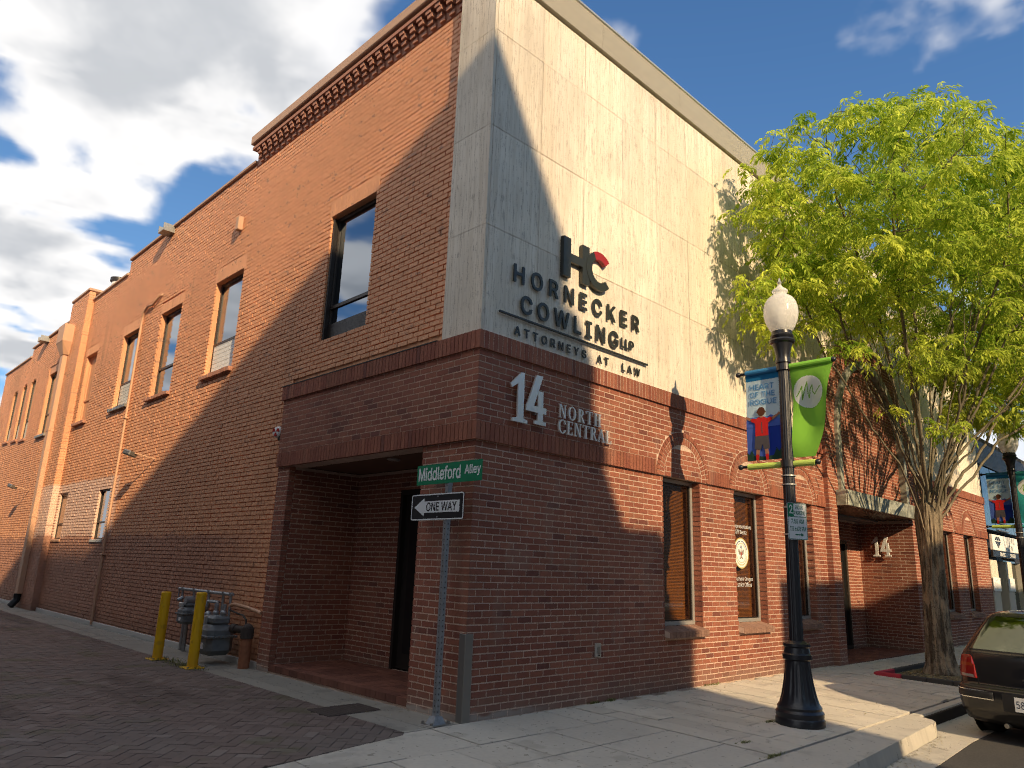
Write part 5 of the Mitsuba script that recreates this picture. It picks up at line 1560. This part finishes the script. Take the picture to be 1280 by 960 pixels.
obj('crown', lm, 'm_leaf', TR, uv=luv, kind='stuff')
# a few tufts of leaves on the low limbs
lowsel = np.where((nodes[:, 2] > 3.6) & (nodes[:, 2] < 5.2) & (rad < .03))[0]
sp_ = []
for c in ((9.3, -2.1, 4.1), (10.6, -1.9, 4.7), (8.2, -2.0, 4.9), (11.9, -2.6, 4.6), (7.2, -2.2, 4.9)):
    for i in range(9):
        sp_.append(np.array(c) + r_.normal(0, .28, 3) * [1, 1, .4])
sp_ = np.array(sp_)
mb = MB()
_, ni = cKDTree(nodes).query(sp_)
for a, b in zip(sp_, ni):
    mb.tube([nodes[b], (nodes[b] + a) / 2 + [0, 0, .05], a], [.006, .005, .003], 4, caps=False)
mb.build('twigs', 'm_bark', TR, kind='stuff')
lm, luv = leaves(sp_, np.arange(len(sp_)), 4, 9, size=.10)
obj('low_leaves', lm, 'm_leaf', TR, uv=luv, kind='stuff')

# second tree farther along the street
T2X, T2Y = 20.8, -1.5


def crown2(r, n):
    out = []
    while len(out) < n:
        v = r.normal(0, 1, 3); v /= np.linalg.norm(v)
        p = np.array([T2X, T2Y - 1.6, 9.2]) + v * np.array([4.6, 3.2, 4.4]) * r.uniform(.5, 1)
        if p[2] < 5.4 or (p[1] > -.2 and p[2] < 9.4): continue
        out.append(p)
    return np.array(out)


n2, p2, l2 = grow((T2X, T2Y), [(T2X + dx, T2Y + dy, z) for dx, dy, z in ((-2.6, -1, 8), (-1.4, -2.4, 10), (.2, -.6, 10.5), (1.6, -2, 9.6), (2.8, -1, 8), (-.4, -3, 8.6), (-2.4, .4, 7))], crown2, 1500, 8, 2.8, step=.3, kill=.45, infl=2.0)
r2, k2 = pipe_radii(p2)
TR2 = thing('street_tree', 'second leafy street tree rising behind the first at the right edge', 'tree')
MB().tube([(T2X, T2Y, -.1), (T2X, T2Y, .2), (T2X, T2Y, 1.5), (T2X + .1, T2Y, 3.1)], [.32, .25, .22, .24], 20).build('trunk', 'm_bark', TR2, smooth=True)
for li, mb in sorted(limb_meshes(n2, p2, l2, np.minimum(r2, .1), k2, (7, 5, 3)).items()):
    mb.build('limb', 'm_bark', TR2, smooth=True)
sel = np.where((r2 < .0085) & (n2[:, 2] > 5))[0]
lm, luv = leaves(n2, sel, 7, 6, size=.13, rachis=.34, spread=.1)
obj('crown', lm, 'm_leaf', TR2, uv=luv, kind='stuff')

# ================================================================== PARKED CAR
CX, CY, CZ = 4.85, -3.74, -.205
CAR = thing('parked_car', 'black hatchback parked at the kerb, seen from behind', 'car')
LAY = [(.17, .16, 4.02, .74), (.22, .06, 4.08, .82), (.32, .012, 4.12, .855), (.46, .0, 4.14, .868), (.555, .0, 4.13, .868), (.575, .022, 4.12, .866), (.60, .075, 4.10, .866), (.72, .085, 4.06, .868), (.82, .10, 3.96, .862), (.90, .118, 3.70, .852), (.945, .135, 3.30, .838),
       (.965, .150, 3.12, .826), (1.05, .205, 2.98, .790), (1.15, .272, 2.82, .745), (1.25, .345, 2.66, .700), (1.33, .412, 2.50, .660), (1.375, .47, 2.36, .625), (1.405, .56, 2.18, .575), (1.43, .75, 1.95, .48), (1.442, 1.0, 1.7, .33)]
LZ = np.array([l[0] for l in LAY]); LXR = np.array([l[1] for l in LAY]); LXF = np.array([l[2] for l in LAY]); LW = np.array([l[3] for l in LAY])


def car_rear(y, z):
    w = np.interp(z, LZ, LW); x = np.interp(z, LZ, LXR)
    t = np.clip(np.abs(y) / w, 0, .9999)
    R = .17
    e = np.maximum(0, (np.abs(y) - (w - R)) / R)
    return x + .055 * t ** 2.2 + R * (1 - np.sqrt(np.maximum(0, 1 - np.minimum(e, 1) ** 2)))


def outline(xr, xf, w, n=64):
    pts = []
    R = .17
    ys = w * np.sin(np.linspace(-np.pi / 2, np.pi / 2, 25))
    for y in ys[::-1]:
        t = abs(y) / w; e = max(0, (abs(y) - (w - R)) / R)
        pts.append((xr + .055 * t ** 2.2 + R * (1 - math.sqrt(max(0, 1 - min(e, 1) ** 2))), y))
    for y in ys:
        t = abs(y) / w; Rf = .32; e = max(0, (abs(y) - (w - Rf)) / Rf)
        pts.append((xf - .12 * t ** 2 - Rf * (1 - math.sqrt(max(0, 1 - min(e, 1) ** 2))), y))
    return pts


cv, cf = [], []
zz = []
for (a, b) in zip(LAY[:-1], LAY[1:]):
    k = max(1, int((b[0] - a[0]) / .03))
    zz += [a[0] + (b[0] - a[0]) * i / k for i in range(k)]
zz.append(LAY[-1][0])
for z in zz:
    o = outline(np.interp(z, LZ, LXR), np.interp(z, LZ, LXF), np.interp(z, LZ, LW))
    cv += [(CX + x, CY + y, CZ + z) for x, y in o]
m_ = len(o)
for k in range(len(zz) - 1):
    for i in range(m_):
        a, b = k * m_ + i, k * m_ + (i + 1) % m_
        cf += [[a, b, b + m_], [a, b + m_, a + m_]]
ct = len(cv); cv.append((CX + 1.35, CY, CZ + 1.447)); k = (len(zz) - 1) * m_
cf += [[k + i, k + (i + 1) % m_, ct] for i in range(m_)]
cbt = len(cv); cv.append((CX + 2.0, CY, CZ + .17))
cf += [[(i + 1) % m_, i, cbt] for i in range(m_)]
BODY = obj('body', trimesh.Trimesh(np.array(cv), np.array(cf), process=False), 'm_car_paint', CAR, smooth=32)


def rear_patch(nm, poly, m, off, parent=CAR, thick=.0, **kw):
    """a panel that follows the tail: poly in (y, z), y towards the kerb"""
    d = poly.segmentize(.02)
    v2, f2 = [], []
    tot = 0
    x0, y0, x1, y1 = d.bounds
    gx = np.linspace(x0, x1, max(2, int((x1 - x0) / .03) + 1)); gy = np.linspace(y0, y1, max(2, int((y1 - y0) / .025) + 1))
    for i in range(len(gx) - 1):
        for j in range(len(gy) - 1):
            c = sbox(gx[i], gy[j], gx[i + 1], gy[j + 1]).intersection(poly)
            for g_ in getattr(c, 'geoms', [c]):
                if g_.geom_type != 'Polygon' or g_.area < 1e-8: continue
                a, b = trimesh.creation.triangulate_polygon(g_, engine='earcut')
                v2.append(np.asarray(a)); f2.append(np.asarray(b) + tot); tot += len(a)
    v2, f2 = np.vstack(v2), np.vstack(f2)
    xo = car_rear(v2[:, 0], v2[:, 1]) - off
    front = np.stack([CX + xo, CY + v2[:, 0], CZ + v2[:, 1]], 1)
    mm = trimesh.Trimesh(front, f2, process=False); mm.merge_vertices()
    if thick:
        e = mm.edges_sorted; u, c = np.unique(e, axis=0, return_counts=True); be = u[c == 1]
        n0 = len(mm.vertices); back = mm.vertices + [thick, 0, 0]
        fs = np.vstack([mm.faces] + [[[a, b, b + n0], [a, b + n0, a + n0]] for a, b in be])
        mm = trimesh.Trimesh(np.vstack([mm.vertices, back]), fs, process=False)
    return obj(nm, mm, m, parent, smooth=30, **kw)


gw = lambda z: float(np.interp(z, LZ, LW))
glass = Polygon([(-gw(.985) + .115, .985), (gw(.985) - .115, .985), (gw(1.34) - .105, 1.335), (gw(1.36) - .16, 1.362), (-gw(1.36) + .16, 1.362), (-gw(1.34) + .105, 1.335)])
rear_patch('window_seal', glass.buffer(.016), 'm_rubber', .0025)
RW = rear_patch('rear_window', glass, 'm_car_glass', .005)
for s in (1, -1):
    tlp = Polygon([(s * .845, .67), (s * .60, .66), (s * .625, .80), (s * .66, .895), (s * .69, .915), (s * .835, .905)])
    TLm = rear_patch('tail_light', tlp.buffer(-.008).buffer(.008), 'm_lamp_red', .012, thick=.03)
    rear_patch('indicator', tlp.intersection(sbox(-1, .775, 1, .845)).buffer(-.018), 'm_lamp_amber', .0135, TLm)
    rear_patch('reverse_light', Polygon([(s * .80, .675), (s * .63, .668), (s * .64, .70), (s * .80, .705)]), 'm_grey_lens', .0135, TLm)
    rear_patch('bumper_strip', Polygon([(s * .86, .475), (s * .42, .475), (s * .42, .525), (s * .86, .525)]).buffer(.01), 'm_plastic', .012, thick=.02)
    rear_patch('strip_chrome', Polygon([(s * .86, .46), (s * .40, .46), (s * .40, .54), (s * .86, .54)]).buffer(.006).difference(Polygon([(s * .86, .466), (s * .405, .466), (s * .405, .534), (s * .86, .534)]).buffer(.003)), 'm_chrome', .013)
hatch = Polygon([(-.60, .60), (.60, .60), (.59, .66), (.62, .80), (.66, .91), (.70, .95), (-.70, .95), (-.66, .91), (-.62, .80), (-.59, .66)])
rear_patch('hatch_seam', hatch.difference(hatch.buffer(-.007)), 'm_rubber', .0015)
rear_patch('bumper_ledge', sbox(-.80, .580, .80, .590), 'm_plastic', .004)
pl = sbox(-.155, .375, .155, .52)
rear_patch('plate_recess', sbox(-.29, .365, .29, .535).buffer(.012), 'm_plastic', .003)
LP = obj('licence_plate', put(rbox([-.155, -.075, 0], [.155, .075, .003], .001), frame((CX - .018, CY + .01, CZ + .448), YR, ZU)), 'm_white', CAR, label='white licence plate starting 58')
mat('m_plate_text', (.02, .03, .05), .5)
obj('text', put(text('58', .075, .085, .001), frame((CX - .0215, CY + .145, CZ + .41), YR, ZU)), 'm_plate_text', LP)
xh = float(car_rear(0.0, .80))
RG = Point(0, 0).buffer(.055, 32).difference(Point(0, 0).buffer(.047, 32))
st_ = lambda *p: LineString(p).buffer(.0045, cap_style=2)
VW = unary_union([RG, st_((-.020, .046), (0, .004), (.020, .046)), st_((-.043, .024), (-.022, -.042), (0, .0), (.022, -.042), (.043, .024))])
EM = obj('emblem', put(ext(VW, .007), frame((CX + xh - .012, CY, CZ + .815), YR, (.12, 0, 1))), 'm_chrome', CAR)
obj('emblem_disc', put(ext(Point(0, 0).buffer(.05, 24), .004), frame((CX + xh - .007, CY, CZ + .815), YR, (.12, 0, 1))), 'm_plastic', EM)
obj('hatch_handle', put(rbox([-.09, -.012, 0], [.09, .012, .02], .006), frame((CX + float(car_rear(0, .70)) - .012, CY, CZ + .70), YR, ZU)), 'm_plastic', CAR)
WP = MB().tube([(CX + .14, CY + .02, CZ + .97), (CX + .145, CY - .1, CZ + .985), (CX + .16, CY - .52, CZ + 1.0)], [.012, .008, .006], 6)
WP.mesh(rbox([CX + .11, CY - .02, CZ + .95], [CX + .17, CY + .07, CZ + .985], .012)).build('rear_wiper', 'm_plastic', CAR)
MB().tube([(CX + .72, CY + .02, CZ + 1.43), (CX + .60, CY + .02, CZ + 1.60)], [.008, .003], 6).build('antenna', 'm_plastic', CAR)
for s in (1, -1):
    for x in (.78, 3.28):
        ti = put(lathe([(.19, -.085), (.285, -.085), (.312, -.06), (.315, 0), (.312, .06), (.285, .085), (.19, .085), (.19, -.085)], 40), frame((CX + x, CY + s * .755, CZ + .315), (1, 0, 0), (0, 0, 1)))
        WH = obj('wheel', ti, 'm_rubber', CAR, smooth=35)
        obj('rim', put(lathe([(0, -.03), (.19, -.05), (.2, .05), (0, .05)], 30), frame((CX + x, CY + s * .755, CZ + .315), (1, 0, 0), (0, 0, -s))), 'm_steel_dull', WH, smooth=35)
        obj('wheel_arch', put(lathe([(.0, 0), (.37, 0), (.37, .012), (0, .012)], 36), frame((CX + x, CY + s * .862 - .006, CZ + .33), (1, 0, 0), (0, 0, -s))), 'm_rubber', CAR)
    # side glass
    qs = [(.62, .985), (2.98, .985), (2.62, 1.33), (.80, 1.36)]
    obj('side_window', (np.array([[CX + x, CY + s * (gw(z) + .006), CZ + z] for x, z in qs]), np.array([[0, 1, 2], [0, 2, 3]])), 'm_car_glass', CAR)
obj('exhaust', MB().tube([(CX + .03, CY + .30, CZ + .20), (CX + .3, CY + .30, CZ + .2)], .026, 12).arr()[0], 'm_steel_dull', CAR)
obj('underbody', rbox([CX + .35, CY - .7, CZ + .14], [CX + 3.9, CY + .7, CZ + .25], .03), 'm_rubber', CAR)

th_ = -10.0
Mc = T().translate([CX + .05, -2.835, CZ]).rotate([0, 0, 1], th_).scale([1, .91, .955]).translate([-(CX + .05), -(CY + .868), -CZ])
for k in scene:
    if k.startswith(CAR + '__'):
        scene[k]['to_world'] = Mc

# ================================================================== NEIGHBOUR SHOP AT THE RIGHT EDGE
SH = thing('jewellery_shop', 'narrow shopfront with cream columns under blue glass at the right edge', 'shop')
obj('wall', trimesh.util.concatenate([bbox([19.62, .5, -.3], [34, 8, 5.6]), bbox([19.62, .0, 4.9], [34, .5, 5.6])]), 'm_store_dark', SH)
obj('roof', bbox([19.62, 0.02, 5.6], [34, 8, 5.75]), 'm_dark_stone', SH)
for x in (19.66, 21.35, 23.6):
    C_ = obj('column', rbox([x, -.02, -.05], [x + .72, .45, 2.15], .02), 'm_cream', SH)
    obj('band', rbox([x - .02, -.045, 1.28], [x + .74, -.018, 1.66], .01), 'm_white', C_)
obj('shop_window', bbox([22.1, .2, .5], [23.6, .21, 2.3]), 'm_car_glass', SH)
obj('shop_door', bbox([20.4, .2, 0], [21.3, .21, 2.3]), 'm_store_dark', SH)
for i in range(8):
    obj('glass_panel', rbox([19.66 + i * 1.1, -.02, 3.0], [19.66 + i * 1.1 + 1.06, .1, 4.85], .01), 'm_blue_glass', SH)
for i in range(6):
    obj('grille_bar', rbox([20.9, -.06, 3.02 + i * .11], [22.1, -.025, 3.06 + i * .11], .004), 'm_steel_dull', SH)
JS = thing('jeweller_sign', 'white shop sign with a black diamond and serif letters at the right edge', 'sign')
obj('panel', rbox([19.62, -.14, 2.42], [25.0, -.06, 2.86], .01), 'm_white', JS)
M = on_street(19.85, -.1415, 2.47)
dia = unary_union([Polygon([(.0, .22), (.16, .34), (.52, .34), (.68, .22), (.34, .0)])])
cuts = unary_union([LineString(p).buffer(.011) for p in ([(.0, .22), (.68, .22)], [(.16, .34), (.22, .22), (.34, 0)], [(.52, .34), (.46, .22), (.34, 0)], [(.22, .22), (.34, .34), (.46, .22)])])
obj('diamond', put(ext(dia.difference(cuts), .002), M), 'm_black_sign', JS)
for s_, x, z in (('PRO', 1.75, .20), ('JEW', 1.45, -.02)):
    xx = x
    for c in s_:
        g = text(c, .165, None, .002)
        obj('letter', put(g, M @ frame((xx, z, 0), (1, 0, 0), (0, 1, 0))), 'm_steel_dull', JS)
        xx += g.bounds[1][0] + .09
obj('under_panel', rbox([19.62, -.12, 2.24], [25.0, -.06, 2.415], .005), 'm_black_sign', JS)
obj('text', put(text('ONSITE REPAIR', .10, 1.85, .002, True), on_street(20.35, -.1215, 2.275)), 'm_white', JS)

# ================================================================== BUILDINGS ACROSS THE STREET (they throw the shade on this corner)
YB = -17.0
bx = lambda U: U - .285 * 17
bz = lambda W: W + .487 * 17
OPP = thing('stepped_building', 'stepped office building across the street behind the viewer', 'building')
blocks = [(-34, -5.2, 10.6, 9), (-5.2, -4.02, 6.95, 6), (-4.02, 0.02, 7.66, 4.7), (0.0, 1.55, 4.55, 1.2), (1.55, 1.80, 3.5, 1.2), (1.80, 2.1, 2.75, 1.6), (2.1, 3.33, 2.0, 2.6)]
for i, (u0, u1, w, d) in enumerate(blocks):
    obj('block', bbox([bx(u0) + .001, YB - d, -.4], [bx(u1) - .001, YB, bz(w)]), 'm_far_wall' if i % 2 else 'm_far_wall_pale', OPP)
LOWB = thing('low_building', 'low shop building across the street behind the viewer', 'building')
obj('block', bbox([bx(4.6), YB - 12, -.4], [bx(6.62), YB - .6, bz(-3.0)]), 'm_far_wall_pale', LOWB)
obj('block', bbox([bx(6.65), YB - 12, -.4], [60, YB, bz(1.42)]), 'm_far_wall', LOWB)
ALB = thing('alley_side_building', 'low building on the far side of the alley behind the viewer', 'building')
obj('block', bbox([-24, .6, -.4], [ALX0 - .4, 32, 9.0]), 'm_far_wall', ALB)
obj('far_pavement', bbox([-60, -17, -.4], [60, -14.2, -.06]), 'm_concrete', kind='structure', label='pavement on the far side of the street')

for k, g_ in (('bollard', 'yellow bollards by the gas meter'), ('wall_floodlight', 'floodlights on the painted wall'), ('street_lamp', 'street lamps along the kerb'), ('street_tree', 'street trees along the kerb'),
              ('sports_banner', 'banners with a child on the lamps'), ('city_banner', 'plain banners with a white disc on the lamps')):
    for q_ in (k, k + '_001'):
        tag(q_, group=g_)
